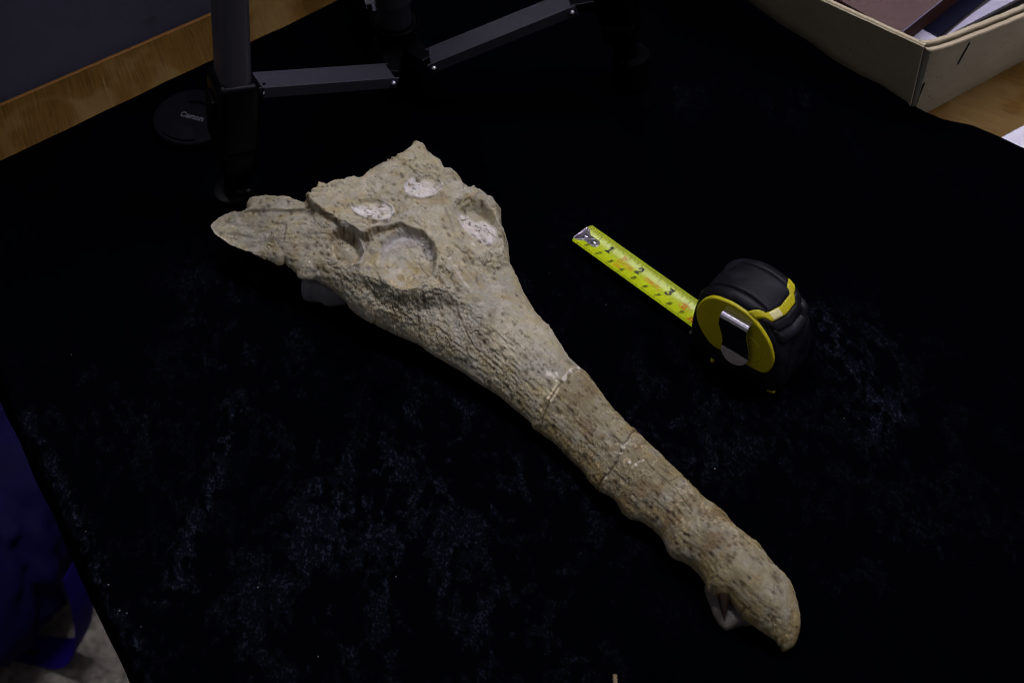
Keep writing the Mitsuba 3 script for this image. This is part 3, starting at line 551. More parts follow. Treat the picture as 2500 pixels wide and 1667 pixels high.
tri = Delaunay(xy).simplices
cen = xy[tri].mean(1)
tri = tri[contains_xy(bone_poly, cen[:, 0], cen[:, 1])]
a_, b_, c_ = xy[tri[:, 0]], xy[tri[:, 1]], xy[tri[:, 2]]
sgn = (b_[:, 0] - a_[:, 0]) * (c_[:, 1] - a_[:, 1]) - (b_[:, 1] - a_[:, 1]) * (c_[:, 0] - a_[:, 0])
tri[sgn < 0] = tri[sgn < 0][:, ::-1]

tree = cKDTree(ring_xy)
dist, near = tree.query(xy, k=9)
wgt = 1 / (dist + 0.3) ** 2
wgt /= wgt.sum(1, keepdims=True)
att = (ring[near, 2:] * wgt[..., None]).sum(1)                          # z of the edge, rise, radius
d_edge = dist[:, 0]


def rbf(cp):
    cp = np.array(cp, float)
    _, i = np.unique(cp[:, :2].round(1), axis=0, return_index=True)
    cp = cp[i]
    return RBFInterpolator(cp[:, :2], cp[:, 2], kernel='thin_plate_spline', smoothing=0.05)(xy)


z_base, z_plat, z_low = rbf(BASE), rbf(PLAT), rbf(LOWS)
z_plat = np.where(z_plat > 52, 52 + 1.5 * np.tanh((z_plat - 52) / 1.5), z_plat)


def signed(path, wob, seed, closing):
    p = dens(path, closed=False, step=0.5)
    p[:, :2] += wob * np.c_[nz(p[:, :2], 0.3, seed), nz(p[:, :2], 0.3, seed + 1)] + 0.7 * wob * np.c_[nz(p[:, :2], 0.9, seed + 2), nz(p[:, :2], 0.9, seed + 3)]
    d_ = cKDTree(p[:, :2]).query(xy)[0]
    q_ = Polygon(np.vstack([p[:, :2], closing])).buffer(0)
    return np.where(contains_xy(q_, xy[:, 0], xy[:, 1]), d_, -d_)


# the broken bone wall under the near rim of the left eye socket
sr = signed(RIMSTEP, 1.2, 400, [[40, 640], [60, 860], [-130, 860], [-140, 716]])
k = smooth01(-6.5 - 2.0 * nz(xy, 0.15, 405), 0.6, sr)
z_base = np.where(z_low < z_base, z_low + (z_base - z_low) * k, z_base)
# the raised skull table: signed distance to its broken left edge
sp = dens(STEP, closed=False, step=0.6)
sp[:, :2] += 1.0 * np.c_[nz(sp[:, :2], 0.35, 7), nz(sp[:, :2], 0.35, 8)] + 0.7 * np.c_[nz(sp[:, :2], 1.0, 9), nz(sp[:, :2], 1.0, 10)]
pt = Polygon(np.vstack([sp[:, :2], [[60, 640], [60, 860], [-130, 860]]])).buffer(0)
sd = cKDTree(sp[:, :2]).query(xy)[0]
inside = contains_xy(pt, xy[:, 0], xy[:, 1])
sd = np.where(inside, sd, -sd)
fade = 1.0
s_mix = smooth01(-0.6, 0.9, sd)
z = z_base + (np.maximum(z_plat, z_base * 0 + z_plat) - z_base) * s_mix
z += 0.8 * np.exp(-((sd - 1.6) / 1.2) ** 2)   # lip along the broken edge


def ellipse(name, grow=1.0):
    l, t, r, b = [np.array(q) for q in ELL[name]]
    c = (l + t + r + b) / 4
    A = np.array([(r - l) / 2, (t - b) / 2]).T * grow
    return c, A


def el(name, grow=1.0, wob=0.0, seed=0):
    c, A = ellipse(name, grow)
    q = np.linalg.solve(A, (xy - c).T).T
    rr = np.linalg.norm(q, axis=1)
    if wob:
        rr = rr + wob * nz(xy, 0.12, seed) + wob * 0.6 * nz(xy, 0.4, seed + 1)
    return rr, q, (np.linalg.norm(A[:, 0]) + np.linalg.norm(A[:, 1])) / 2


white_fill = np.zeros(len(xy))
ochre = np.zeros(len(xy))
blue = np.zeros(len(xy))
# left orbit: a round floor, well below the rim, shallow towards the snout
rr, q, R = el('orbit', 1.03, 0.05, 30)
floor_z = 38.6 + 0.8 * q[:, 0] + 1.6 * q[:, 1] + 4.2 * rr ** 2 + 1.8 * fb(xy, 0.10, 4, 31)
k = smooth01(1.07, 0.90, rr)
z = z * (1 - k) + np.minimum(floor_z, z) * k
z -= 0.5 * np.exp(-((rr - 1.0) / 0.09) ** 2) * smooth01(-0.4, 0.3, q[:, 1] + 0.4 * q[:, 0])
z += 0.7 * np.exp(-((rr - 0.86) / 0.10) ** 2) * smooth01(-0.15, 0.25, nz(xy, 0.10, 35))
blue += 0.5 * np.exp(-((rr - 0.90) / 0.14) ** 2) * smooth01(-0.5, 0.3, q[:, 1]) + 0.5 * smooth01(0.35, 0.9, rr) * (rr < 1.02) * smooth01(0.0, 0.6, q[:, 1])
ochre += 1.3 * (rr < 0.9) * smooth01(0.35, -0.35, q[:, 1] + 0.3 * nz(xy, 0.1, 5))
z += 1.7 * np.exp(-((rr - 1.10) / 0.06) ** 2) * smooth01(0.3, -0.4, q[:, 1])
# small fenestra behind it
rr, q, R = el('small', 1.0, 0.04, 33)
k = smooth01(1.12, 0.80, rr)
z -= 5.4 * k
z += 2.4 * k * smooth01(0.8, 0.0, rr)
z += 2.4 * np.exp(-((rr - 1.22) / 0.13) ** 2) * smooth01(-0.4, 0.5, q[:, 0])
blue += 0.75 * np.exp(-((rr - 1.10) / 0.11) ** 2) * smooth01(-0.3, 0.4, q[:, 0])
ochre += 0.5 * (rr < 0.8)
# temporal fenestrae: bowls packed with pale matrix that slopes down to the back wall
for nm, dep, sd0 in (('fenl', 5.2, 40), ('fenr', 5.2, 44)):
    rr, q, R = el(nm, 1.0, 0.06, sd0)
    rim = smooth01(1.55, 1.05, rr)
    z -= 1.6 * rim * (1 - smooth01(1.0, 0.9, rr))
    k = smooth01(1.10, 0.70, rr)
    z -= k * (0.7 + dep * smooth01(-0.95, 0.95, q[:, 1]))
    z += 0.8 * k * fb(xy, 0.35, 3, sd0 + 2)
    f = smooth01(1.0, 0.86, rr) * smooth01(0.72, 0.40, q[:, 1] + 0.5 * nz(xy, 0.2, sd0 + 3) + 0.25 * q[:, 0] * (1 if nm == 'fenr' else -1))
    white_fill = np.maximum(white_fill, f)
    ochre += 0.5 * np.exp(-((rr - 1.12) / 0.12) ** 2)
# right orbit: a deep hollow at the back, pale matrix ramping up to the front
rr, q, R = el('orbr', 1.0, 0.08, 50)
k = smooth01(1.12, 0.72, rr)
z -= k * (0.8 + 9.5 * smooth01(-0.6, 0.75, q[:, 1]))
z += 1.0 * k * fb(xy, 0.3, 3, 52)
f = smooth01(1.0, 0.8, rr) * smooth01(0.55, 0.25, q[:, 1] + 0.35 * nz(xy, 0.2, 53)) * smooth01(-1.3, -0.5, q[:, 1] + 0.8 * nz(xy, 0.25, 54))
white_fill = np.maximum(white_fill, 0.85 * f)


def at_dist(path, wob=0.5, seed=1):
    p = dens(path, closed=False, step=0.3)
    p[:, :2] += wob * np.c_[nz(p[:, :2], 0.4, seed), nz(p[:, :2], 0.4, seed + 1)] * 2
    return cKDTree(p[:, :2]).query(xy)[0]


# the snout's own frame: s along it from the eyes to the tip, t across
S0 = np.array(PLAT[11][:2]); S1 = np.array(PLAT[1][:2])
sd_ = unit(S1 - S0); td_ = np.array([-sd_[1], sd_[0]])
s = (xy - S0) @ sd_; t = (xy - S0) @ td_
st_ = np.c_[s, t]

# knob and hollow behind the right orbit
for (cx, cy, amp, r) in ((10.6, 699.5, 2.5, 6.5), (10.0, 689.5, -4.5, 5.0), (-12.0, 700.0, 1.5, 6.0), (2.0, 690.0, -1.5, 4.0)):
    z += amp * np.exp(-((xy[:, 0] - cx) ** 2 + (xy[:, 1] - cy) ** 2) / r ** 2)

z += 2.0 * smooth01(-0.5, 0.5, signed(TERR, 0.7, 420, [[-115, 800], [-162, 800]])) * (xy[:, 0] < -124.5)
for i, (path, hgt, wid) in enumerate(RIDGE):
    z += hgt * np.exp(-(at_dist(path, 0.6, 600 + 3 * i) / wid) ** 2)

# round off towards the outline
g_ = np.sqrt(np.clip(1 - (1 - np.clip(d_edge / att[:, 2], 0, 1)) ** 2, 0, 1))
z = np.where(d_edge < att[:, 2], att[:, 0] + (z - att[:, 0]) * g_, z)

# ------------- relief: fibrous grooves along the snout, pitted scaly bone along the jaw edge, pores, cracks
on_snout = smooth01(30, 75, s)
sn = smooth01(-30, 20, s)
jaw = smooth01(26, 6, d_edge) * (t < 0) * smooth01(0, 12, -t + 6)                 # the left lower rim
wing = smooth01(-85, -110, xy[:, 0])
low = fb(xy, 0.035, 3, 60)
q3 = np.c_[xy, z]
stz = np.c_[s, t, z]
fib = fb(stz * [0.16, 1.0, 1.0], 1.0, 3, 61)
ridg = np.abs(fb(stz * [0.30, 1.0, 1.0], 0.95, 3, 62))
scal = np.abs(fb(stz * [0.6, 1.2, 1.2], 0.42, 4, 63))
rough_all = (1 - sn) * (0.45 * fb(q3, 0.45, 4, 64) + 0.65 * fb(stz * [0.30, 1.0, 1.0], 0.60, 4, 97)) + sn * (0.18 * fb(q3, 0.45, 3, 64) + 1.0 * fb(stz * [0.12, 1.0, 1.0], 0.62, 3, 98))
lump = fb(q3, 0.14, 3, 65)
relief = 1.0 * low + (1.8 - 0.6 * on_snout) * (1 - 0.5 * wing) * rough_all + (1.5 - 0.9 * sn) * (1 - 0.6 * wing) * lump + (0.55 - 0.35 * sn) * fb(q3, 1.1, 2, 87)
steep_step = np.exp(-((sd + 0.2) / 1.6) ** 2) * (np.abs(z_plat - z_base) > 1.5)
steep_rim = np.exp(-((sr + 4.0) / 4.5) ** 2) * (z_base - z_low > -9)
relief += np.maximum(steep_step, steep_rim) * (1.7 * fb(q3, 0.32, 4, 88) - 0.6 * smooth01(0.05, 0.0, np.abs(fb(stz * [0.5, 0.8, 1.3], 0.40, 3, 89))))
relief += on_snout * smooth01(235, 120, s) * 0.55 * fib
verm = smooth01(55, 85, s) * smooth01(150, 115, s) * smooth01(-0.12, 0.1, fb(xy, 0.05, 2, 85))
relief += verm * (-0.45) * smooth01(0.07, 0.0, ridg)
jaw_ = np.clip(jaw, 0, 1) * smooth01(200, 120, s) * smooth01(-62, -40, s)
relief += jaw_ * (1 - 0.6 * on_snout) * (-0.5) * smooth01(0.05, 0.0, scal) + jaw_ * (1 - 0.6 * on_snout) * 0.55 * fb(stz * [0.4, 1, 1], 0.5, 3, 86)
# brick-like broken face under the left orbit
c_o, A_o = ellipse('orbit')
qq = np.linalg.solve(A_o, (xy - c_o).T).T
face = np.exp(-((np.linalg.norm(qq * [0.92, 1], axis=1) - 1.42) / 0.30) ** 2) * smooth01(0.2, -0.5, qq[:, 1])
blk = np.abs(fb(stz * [0.6, 1.0, 1.5], 0.40, 3, 66))
relief += face * (1.0 * fb(stz * [0.35, 0.8, 1.6], 0.45, 3, 67) - 0.8 * smooth01(0.06, 0.0, blk))
# wing striations
wdir = unit([-1.0, 0.10])
ws = xy @ wdir; wt = xy @ np.array([-wdir[1], wdir[0]])
wst = fb(np.c_[ws * 0.06, wt * 0.50, z * 0.5], 1.0, 4, 68)
relief += wing * 2.0 * wst
roof = smooth01(2, 8, sd) * (xy[:, 1] > 690)
relief += roof * 1.1 * smooth01(0.030, 0.0, np.abs(fb(q3, 0.13, 3, 90))) * smooth01(0.0, 0.12, fb(q3, 0.05, 2, 91))
relief -= 0.8 * smooth01(0.022, 0.0, np.abs(fb(q3 * [1, 1.3, 1], 0.19, 4, 92))) * smooth01(-0.02, 0.12, fb(q3, 0.055, 2, 93)) * (1 - 0.7 * on_snout)
# pores
rp = np.random.default_rng(21)
cand = rp.uniform([x0, y0], [x1, y1], (9000, 2))
cand = cand[contains_xy(bone_poly, cand[:, 0], cand[:, 1])]
cs = (cand - S0) @ sd_
keep = rp.uniform(size=len(cand)) < np.where(cs > 60, 0.50, 0.20) * (0.35 + 1.3 * meshkit.noise(np.c_[cand * 0.05, cand[:, :1] * 0 + 2], 8))
pores = cand[keep]
pr_ = rp.uniform(0.36, 1.05, len(pores)) * np.where(rp.uniform(size=len(pores)) < 0.12, 1.7, 1.0)
pel = rp.uniform(1.0, 1.9, len(pores))
dark = np.zeros(len(xy))
tr = cKDTree(xy)
for p_, r_, e_ in zip(pores, pr_, pel):
    ii = tr.query_ball_point(p_, r_ * e_ * 2.2)
    if not ii:
        continue
    dd = xy[ii] - p_
    a = dd @ sd_ / (r_ * e_); b = dd @ td_ / r_
    gk = np.exp(-(a * a + b * b))
    dark[ii] = np.maximum(dark[ii], gk)
relief -= 0.75 * dark
# cracks
crack_dark = np.zeros(len(xy))
for i, (nm, path) in enumerate(CRACK.items()):
    w = dict(joint=0.55, split=0.5, wing4=0.7).get(nm, 0.36)
    d = at_dist(path, 0.45, 100 + i)
    depth = dict(joint=0.8, split=1.1, longc=0.8).get(nm, 0.6)
    k = np.exp(-(d / w) ** 2)
    relief -= depth * k
    crack_dark = np.maximum(crack_dark, k * dict(joint=0.5, wing4=0.1, lac=0.4, lac2=0.35, lac3=0.35, cheek=0.35, longc=0.6, branch=0.5, split=0.7, orbc=0.6).get(nm, 0.9))
dj = at_dist(CRACK['joint'], 0.5, 100)
# white flecks of plaster and calcite
white = np.zeros(len(xy))
for i, (x_, y_, _, r_) in enumerate(WHITE):
    d = np.linalg.norm(xy - [x_, y_], axis=1) / (r_ / 3.75)
    k = smooth01(1.5, 0.6, d + 1.6 * nz(xy, 0.55, 200 + i) + 1.0 * nz(xy, 1.3, 230 + i))
    white = np.maximum(white, k)
for i, (nm, path) in enumerate(WPATH.items()):
    d = at_dist(path, 0.5, 500 + i)
    w = dict(streak=1.5, plaster=1.3).get(nm, 0.75)
    k = smooth01(1.25, 0.45, d / w + 1.5 * nz(xy, 0.35, 520 + i) + 1.1 * nz(xy, 1.1, 540 + i))
    k = k * smooth01(-0.12, 0.10, nz(xy, 0.42, 560 + i) + 0.5 * nz(xy, 1.0, 580 + i))
    white = np.maximum(white, k * (0.55 if nm in ('streak', 'roof', 'roof2', 'wing', 'cheek') else 0.95))
relief += 0.3 * white
amp = smooth01(0.0, 1.2, d_edge) * 0.7 + 0.3
amp = amp * (1 - 0.55 * smooth01(235, 300, s))
fa, fb_, fc = (np.c_[xy, z][tri[:, k]] for k in range(3))
fn_ = np.cross(fb_ - fa, fc - fa)
vn = np.zeros((len(xy), 3))
for k in range(3):
    np.add.at(vn, tri[:, k], fn_)
vn /= np.linalg.norm(vn, axis=1, keepdims=True) + 1e-12
xyz_top = np.c_[xy, z] + vn * (relief * amp)[:, None]
xyz_top[:nring] = np.c_[ring_xy, ring[:, 2]]
# underside
zb_ring = ring[:, 2]
bi = bone_poly.buffer(-1.5)
bx_, by_ = np.meshgrid(np.arange(x0, x1, 3.0), np.arange(y0, y1, 3.0), indexing='ij')
bp = np.c_[bx_.ravel(), by_.ravel()]
bp = bp[contains_xy(bi, bp[:, 0], bp[:, 1])]
bxy = np.vstack([ring_xy, bp])
bt = Delaunay(bxy).simplices
bc = bxy[bt].mean(1)
bt = bt[contains_xy(bone_poly, bc[:, 0], bc[:, 1])]
bd_, bn_ = tree.query(bp)
zr_ = ring[bn_, 2]
zb = zr_ * np.clip(1 - bd_ / (1.3 * zr_ + 0.5), 0, 1) + 0.1
ntop = len(xy)
bv = np.c_[bp, zb]
remap = np.r_[np.arange(nring), ntop + np.arange(len(bp))]
bt = remap[bt]
V = np.vstack([xyz_top, bv])
pa, pb, pc = V[bt[:, 0]], V[bt[:, 1]], V[bt[:, 2]]
sg = (pb[:, 0] - pa[:, 0]) * (pc[:, 1] - pa[:, 1]) - (pb[:, 1] - pa[:, 1]) * (pc[:, 0] - pa[:, 0])
bt[sg > 0] = bt[sg > 0][:, ::-1]
F = np.vstack([tri, bt])

# colour: grey-buff bone, ochre stains, dark pores, pale matrix
GREY, BUFF, OCH, DRK, WHT, BLU = (np.array(c) for c in ((0.318, 0.300, 0.230), (0.338, 0.302, 0.172), (0.310, 0.220, 0.075), (0.085, 0.058, 0.032), (0.66, 0.62, 0.60), (0.37, 0.36, 0.37)))


def mixc(a, b, k):
    return a * (1 - k[:, None]) + b * k[:, None]


q3 = np.c_[xy, z]; stz = np.c_[s, t, z]
n1 = fb(q3, 0.045, 4, 70); n2 = fb(q3, 0.20, 4, 71); n3 = fb(q3, 0.85, 3, 72)
col = mixc(np.tile(GREY, (ntop, 1)), BUFF, np.clip(0.5 + 2.4 * n1 + 2.4 * n2, 0, 1))
col = mixc(col, np.array([0.215, 0.185, 0.135]), np.clip(-0.15 + 2.6 * fb(q3, 0.09, 5, 95) + 1.6 * n2, 0, 0.75))
col = mixc(col, np.array([0.46, 0.42, 0.345]), np.clip(-0.22 + 2.4 * fb(q3, 0.10, 5, 96) - 1.3 * n2, 0, 0.6))
col = mixc(col, np.array([0.22, 0.18, 0.115]), np.clip(wing * (-0.05 + 1.8 * fb(np.c_[ws * 0.06, wt * 0.50, z * 0.5], 1.0, 4, 68)), 0, 0.5))
col = mixc(col, np.array([0.405, 0.375, 0.285]), smooth01(45, 5, s) * np.clip(0.22 + 1.6 * n1 - 0.8 * n2, 0, 0.7))
far_snout = smooth01(-1.0, 1.0, (xy - np.array(CRACK['joint'][2][:2])) @ sd_ + 2.0 * nz(xy, 0.1, 74))
col = mixc(col, np.array([0.205, 0.172, 0.086]), far_snout * np.clip(0.66 + 1.5 * n1 + 0.9 * n2, 0, 0.92))
edge_och = smooth01(9, 1, d_edge) * np.clip(0.35 + 1.5 * n2, 0, 1) * (0.4 + 0.6 * on_snout)
col = mixc(col, OCH, np.clip(edge_och * 0.75, 0, 1))
spotty = smooth01(0.02, 0.30, fb(q3, 0.13, 5, 75) + 0.25 * n3)
col = mixc(col, OCH, 0.5 * spotty)
brn = smooth01(0.08, 0.2, fb(xy, 0.11, 3, 76)) * on_snout
col = mixc(col, np.array([0.20, 0.135, 0.06]), 0.7 * brn)
# big brown stain on the top near the tip, along the snout's ridge
for (cx, cy, ra, rb_, k_) in ((127, 522, 17, 7, 0.6), (112, 548, 15, 5, 0.45), (86, 586, 16, 4, 0.4), (57.5, 618, 9, 5, 0.5), (46, 636, 6, 6, 0.45)):
    dd = xy - [cx, cy]
    a = dd @ sd_ / ra; b = dd @ td_ / rb_
    col = mixc(col, np.array([0.19, 0.135, 0.055]), k_ * np.exp(-(a * a + b * b)) * np.clip(0.8 + 2.0 * n2, 0, 1))
col = mixc(col, OCH, np.clip(ochre, 0, 1) * np.clip(0.30 + 1.5 * n2, 0, 0.6))
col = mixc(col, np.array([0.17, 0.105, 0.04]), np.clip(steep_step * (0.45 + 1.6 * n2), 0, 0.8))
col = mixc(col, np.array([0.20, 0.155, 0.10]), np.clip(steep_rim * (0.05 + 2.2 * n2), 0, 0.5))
col = mixc(col, BLU, np.clip(blue, 0, 1) * 0.7)
col = mixc(col, np.array([0.54, 0.515, 0.505]), np.clip(white_fill * (0.66 + 1.3 * n2), 0, 1))
speck_f = smooth01(0.30, 0.42, nz(xy, 0.45, 77)) * (white_fill > 0.2)
col = mixc(col, np.array([0.16, 0.11, 0.05]), 0.75 * speck_f)
thin_lines = smooth01(0.030, 0.0, np.abs(fb(np.c_[s, t * 1.3], 0.14, 4, 78))) * smooth01(0.02, 0.16, fb(xy, 0.05, 2, 79) + 0.12)
col = mixc(col, np.array([0.46, 0.39, 0.25]), 0.55 * thin_lines)
hair = smooth01(0.018, 0.0, np.abs(fb(np.c_[s * 0.7, t * 1.4], 0.17, 4, 80))) * smooth01(0.0, 0.12, fb(xy, 0.06, 2, 81) + 0.06)
col = mixc(col, np.array([0.12, 0.09, 0.055]), 0.75 * hair)
col = mixc(col, DRK, np.clip(dark * 0.85, 0, 1) * np.where(white_fill > 0.3, 0.8, np.clip(0.70 + 1.0 * n2, 0.35, 0.95)))
col = mixc(col, DRK * 0.6, np.clip(crack_dark, 0, 1))
col = mixc(col, np.array([0.58, 0.50, 0.33]), 0.8 * np.exp(-((dj - 1.2) / 0.7) ** 2) * smooth01(0.0, 0.2, nz(xy, 0.2, 82) + 0.1) * (t > -8))
col = mixc(col, np.array([0.54, 0.50, 0.42]), white * 0.85)
lum = col @ np.array([0.3, 0.6, 0.1])
col = col * ((lum / 0.245) ** 0.36)[:, None] * [1.01, 1.0, 0.95]
col = col * (1 + 0.55 * n3 + 0.25 * n2)[:, None]
colb = np.tile(GREY * 0.9, (len(bp), 1))
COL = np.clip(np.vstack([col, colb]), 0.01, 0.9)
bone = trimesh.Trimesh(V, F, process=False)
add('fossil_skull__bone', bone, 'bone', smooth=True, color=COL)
tag('fossil_skull', 'grey-brown fossil skull with a long narrow snout lying on black velvet', 'fossil')


def slab_bone(pts, ztop, seed, key, tint, mat='bone_smooth', slope=None, r=3.0, z0=0.2):
    p = chaikin(np.array(pts, float)[:, :2], 2)
    P_ = Polygon(p).buffer(0)
    ex = dens(np.array(P_.exterior.coords)[:-1], step=0.8)
    lay = [ex]
    for o_ in (0.2, 0.6, 1.2, 2.0, 3.0):
        b_ = P_.buffer(-o_)
        for q_ in getattr(b_, 'geoms', [b_]):
            if not q_.is_empty:
                lay.append(dens(np.array(q_.exterior.coords)[:-1], step=0.9))
    a0, c0 = ex.min(0); a1, c1 = ex.max(0)
    gx_, gy_ = np.meshgrid(np.arange(a0, a1, 0.9), np.arange(c0, c1, 0.9), indexing='ij')
    gq = np.c_[gx_.ravel(), gy_.ravel()]
    gq = gq[contains_xy(P_.buffer(-3.4), gq[:, 0], gq[:, 1])]
    Q = np.vstack(lay + [gq])
    tt = Delaunay(Q).simplices
    cc = Q[tt].mean(1)
    tt = tt[contains_xy(P_, cc[:, 0], cc[:, 1])]
    A_, B_, C_ = Q[tt[:, 0]], Q[tt[:, 1]], Q[tt[:, 2]]
    w_ = (B_[:, 0] - A_[:, 0]) * (C_[:, 1] - A_[:, 1]) - (B_[:, 1] - A_[:, 1]) * (C_[:, 0] - A_[:, 0])
    tt[w_ < 0] = tt[w_ < 0][:, ::-1]
    de = cKDTree(ex).query(Q)[0]
    zt = ztop if slope is None else slope(Q)
    g1 = np.sqrt(np.clip(1 - (1 - np.clip(de / r, 0, 1)) ** 2, 0, 1))
    mid = z0 + (zt - z0) * 0.4
    zz = mid + (zt - mid) * g1 + (1.4 * fb(Q, 0.16, 4, seed) + 0.5 * fb(Q, 0.7, 2, seed + 5)) * smooth01(0, 2, de)
    zlow = mid - (mid - z0) * g1
    n_ = len(Q); ne = len(ex)
    rem = np.arange(n_) + n_
    rem[:ne] = np.arange(ne)
    VV = np.vstack([np.c_[Q, zz], np.c_[Q, zlow]])
    FF = np.vstack([tt, rem[tt][:, ::-1]])
    m_ = np.array(tint)
    C = m_ * (1 + 0.5 * fb(Q, 0.12, 3, seed + 1) + 0.35 * fb(Q, 0.5, 2, seed + 2))[:, None]
    add(key, trimesh.Trimesh(VV, FF, process=False), mat, smooth=True, color=np.clip(np.vstack([C, C]), 0.01, 0.9))


def lobe_z(Q):
    far = (Q - np.array(LOBE[3][:2])) @ unit([0.6, 0.8])
    return 5.0 + np.clip(far, 0, 40) * 0.28


slab_bone(LOBE, 6, 300, 'fossil_skull__jaw_lobe', (0.095, 0.085, 0.066), slope=lobe_z)  # dark tint: the shade on the lobe is put into its colour
slab_bone(PTER, 13, 310, 'fossil_skull__palate_bone', (0.16, 0.153, 0.15), slope=lambda Q: 9.5 + 2.5 * np.sin(Q[:, 0] * 0.25) * 0.6 + 0.14 * (Q[:, 1] - 648), r=4.0)
t0_, t1_, t2_ = (np.array(p[:3]) for p in TOOTH)
root = (t0_ + t1_) / 2 + [0, 1.0, 3.0]
tip_ = t2_ + [0, 0, 0.5]
ax_ = tip_ - root; L_ = np.linalg.norm(ax_); ez_ = unit(ax_); ex_ = unit(np.cross(ez_, [0, 0.2, 1.0]))
prof = [[0, 0]] + [[3.1 * (1 - (k / 12) ** 1.5) + 0.12, L_ * k / 12] for k in range(13)] + [[0, L_ + 0.2]]
add('fossil_skull__tooth', frame(lathe(prof, 24), root, ex_, np.cross(ez_, ex_), ez_), 'tooth_enamel', smooth=40)
labels['fossil_skull__tooth'] = {'label': 'dark brown tooth in the notch near the snout tip'}

# ------------------------------------------------------------------ the tape measure
TO = np.array([51.8, 753.7, 0.0]); _a = -0.798
TE = np.array([math.cos(_a), math.sin(_a), 0]); TN = np.array([math.sin(_a), -math.cos(_a), 0]); TZ = np.array([0, 0, 1.0])


def blade_z(tt):
    return 5.6 + 2.2 * ((tt - 9.3) / 9.3) ** 2


def blade_pt(s_, t_, up=0.0):
    s_, t_ = np.asarray(s_, float), np.asarray(t_, float)
    return TO + s_[..., None] * TE + t_[..., None] * TN + (blade_z(t_) + up)[..., None] * TZ


tt = np.linspace(0, 18.6, 25)
ss = np.r_[np.linspace(0.6, 4, 12), np.linspace(5, 108, 60)]
Sg, Tg = np.meshgrid(ss, tt, indexing='ij')
cr = 2.2
lim = np.where(Sg < 0.6 + cr, cr - np.sqrt(np.clip(cr ** 2 - (cr - (Sg - 0.6)) ** 2, 0, None)), 0)
Tg = lim + Tg * (18.6 - 2 * lim) / 18.6
add('tape_measure__blade', solid_grid(blade_pt(Sg, Tg), 0.25, flip=True), 'blade_paint', smooth=30)
tag('tape_measure', 'black and yellow tape measure with its yellow-green blade pulled out', 'tape measure')


def on_blade(poly_mesh, cs, ct, centre=True, slant=0.0):
    """Flat lettering (x right, y up) laid on the blade, reading away from the hook."""
    v = np.asarray(poly_mesh.vertices).copy()
    if centre:
        v[:, :2] -= (v[:, :2].min(0) + v[:, :2].max(0)) / 2
    v[:, 0] += slant * v[:, 1]
    w = blade_pt(cs + v[:, 0], ct - v[:, 1], 0.03 + v[:, 2])
    mm_ = poly_mesh.copy(); mm_.vertices = w
    orient(mm_)
    return mm_


def txt(text, h_, bold=True):
    return meshkit.text_mesh(text, h_, 0.03, bold)


def tick(s_, ta, tb, w_):
    p = np.array([[s_ - w_, ta], [s_ + w_, ta], [s_ + w_, (ta + tb) / 2], [s_ + w_, tb], [s_ - w_, tb], [s_ - w_, (ta + tb) / 2]])
    v = np.vstack([blade_pt(p[:, 0], p[:, 1], 0.07), blade_pt(p[:, 0], p[:, 1], -0.05)])
    f = [[0, 1, 2], [0, 2, 5], [5, 2, 3], [5, 3, 4]] + [[a, (a + 1) % 6 + 6, (a + 1) % 6] for a in range(6)] + [[a, a + 6, (a + 1) % 6 + 6] for a in range(6)]
    return trimesh.Trimesh(v, f, process=False)


blk_, gry_, red_ = [], [], []
def heavy(m_, e_):
    """The same lettering with thicker strokes (overlapping shifted copies, each a hair lower)."""
    o_ = []
    for i_, (a_, b_) in enumerate(((0, 0), (e_, 0), (-e_, 0), (0, e_), (0, -e_))):
        q_ = m_.copy(); q_.apply_translation([a_, b_, -0.003 * i_]); o_.append(q_)
    return cat(*o_)


def fit(m_, width):
    m_.apply_scale([width / np.ptp(m_.vertices[:, 0]), 1, 1])
    return m_


for k in range(1, 4):
    blk_.append(on_blade(heavy(txt(str(k), 5.0), 0.16), 25.4 * k - 1.9, 6.2, slant=0.22))
for k in range(1, 10):
    blk_.append(on_blade(heavy(txt(str(k), 3.1), 0.11), 10 * k + 0.3, 13.2, slant=0.22))
red_.append(on_blade(heavy(txt('10', 3.5), 0.15), 99.3, 13.2, slant=0.22))
red_.append(on_blade(txt('in', 2.8), 35.4, 4.9))
red_.append(on_blade(txt('cm', 2.9), 35.6, 13.2))
red_.append(on_blade(fit(txt('5m/16ft', 2.1, False), 10.6), 38.9, 8.75))
red_.append(on_blade(fit(txt('STANLEY', 2.5), 11.6), 61.2, 8.2))
red_.append(on_blade(heavy(txt('II', 3.0), 0.12), 88.6, 8.4))
for a, b in (((32.9, 7.2), (45.0, 7.2)), ((32.9, 10.3), (45.0, 10.3))):
    n_ = 12
    for i in range(n_):
        s0_, s1_ = a[0] + (b[0] - a[0]) * i / n_, a[0] + (b[0] - a[0]) * (i + 1) / n_
        red_.append(tick((s0_ + s1_) / 2, a[1] - 0.12, a[1] + 0.12, (s1_ - s0_) / 2))
for s_ in (32.9, 45.0):
    red_.append(tick(s_, 7.2, 10.3, 0.12))
ringp = Polygon([(math.cos(x) * 3.9, math.sin(x) * 2.6) for x in np.linspace(0, 2 * math.pi, 40)])
rg = trimesh.creation.extrude_polygon(ringp.difference(ringp.buffer(-0.3)), 0.03, engine='earcut')
red_.append(on_blade(rg, 88.6, 8.4))
dotp = trimesh.creation.extrude_polygon(Point(0, 0).buffer(0.55), 0.03, engine='earcut')
red_.append(on_blade(dotp, 67.8, 9.9))
for i in range(1, 16 * 4):
    s_ = i * 25.4 / 16
    if s_ > 100:
        break
    ln = 7.4 if i % 16 == 0 else 5.6 if i % 8 == 0 else 4.0 if i % 4 == 0 else 2.9 if i % 2 == 0 else 2.1
    gry_.append(tick(s_, 0.25, 0.25 + ln, 0.15))
    if s_ > 48:
        gry_.append(tick(s_ + 25.4 / 32, 0.25, 1.7, 0.09))
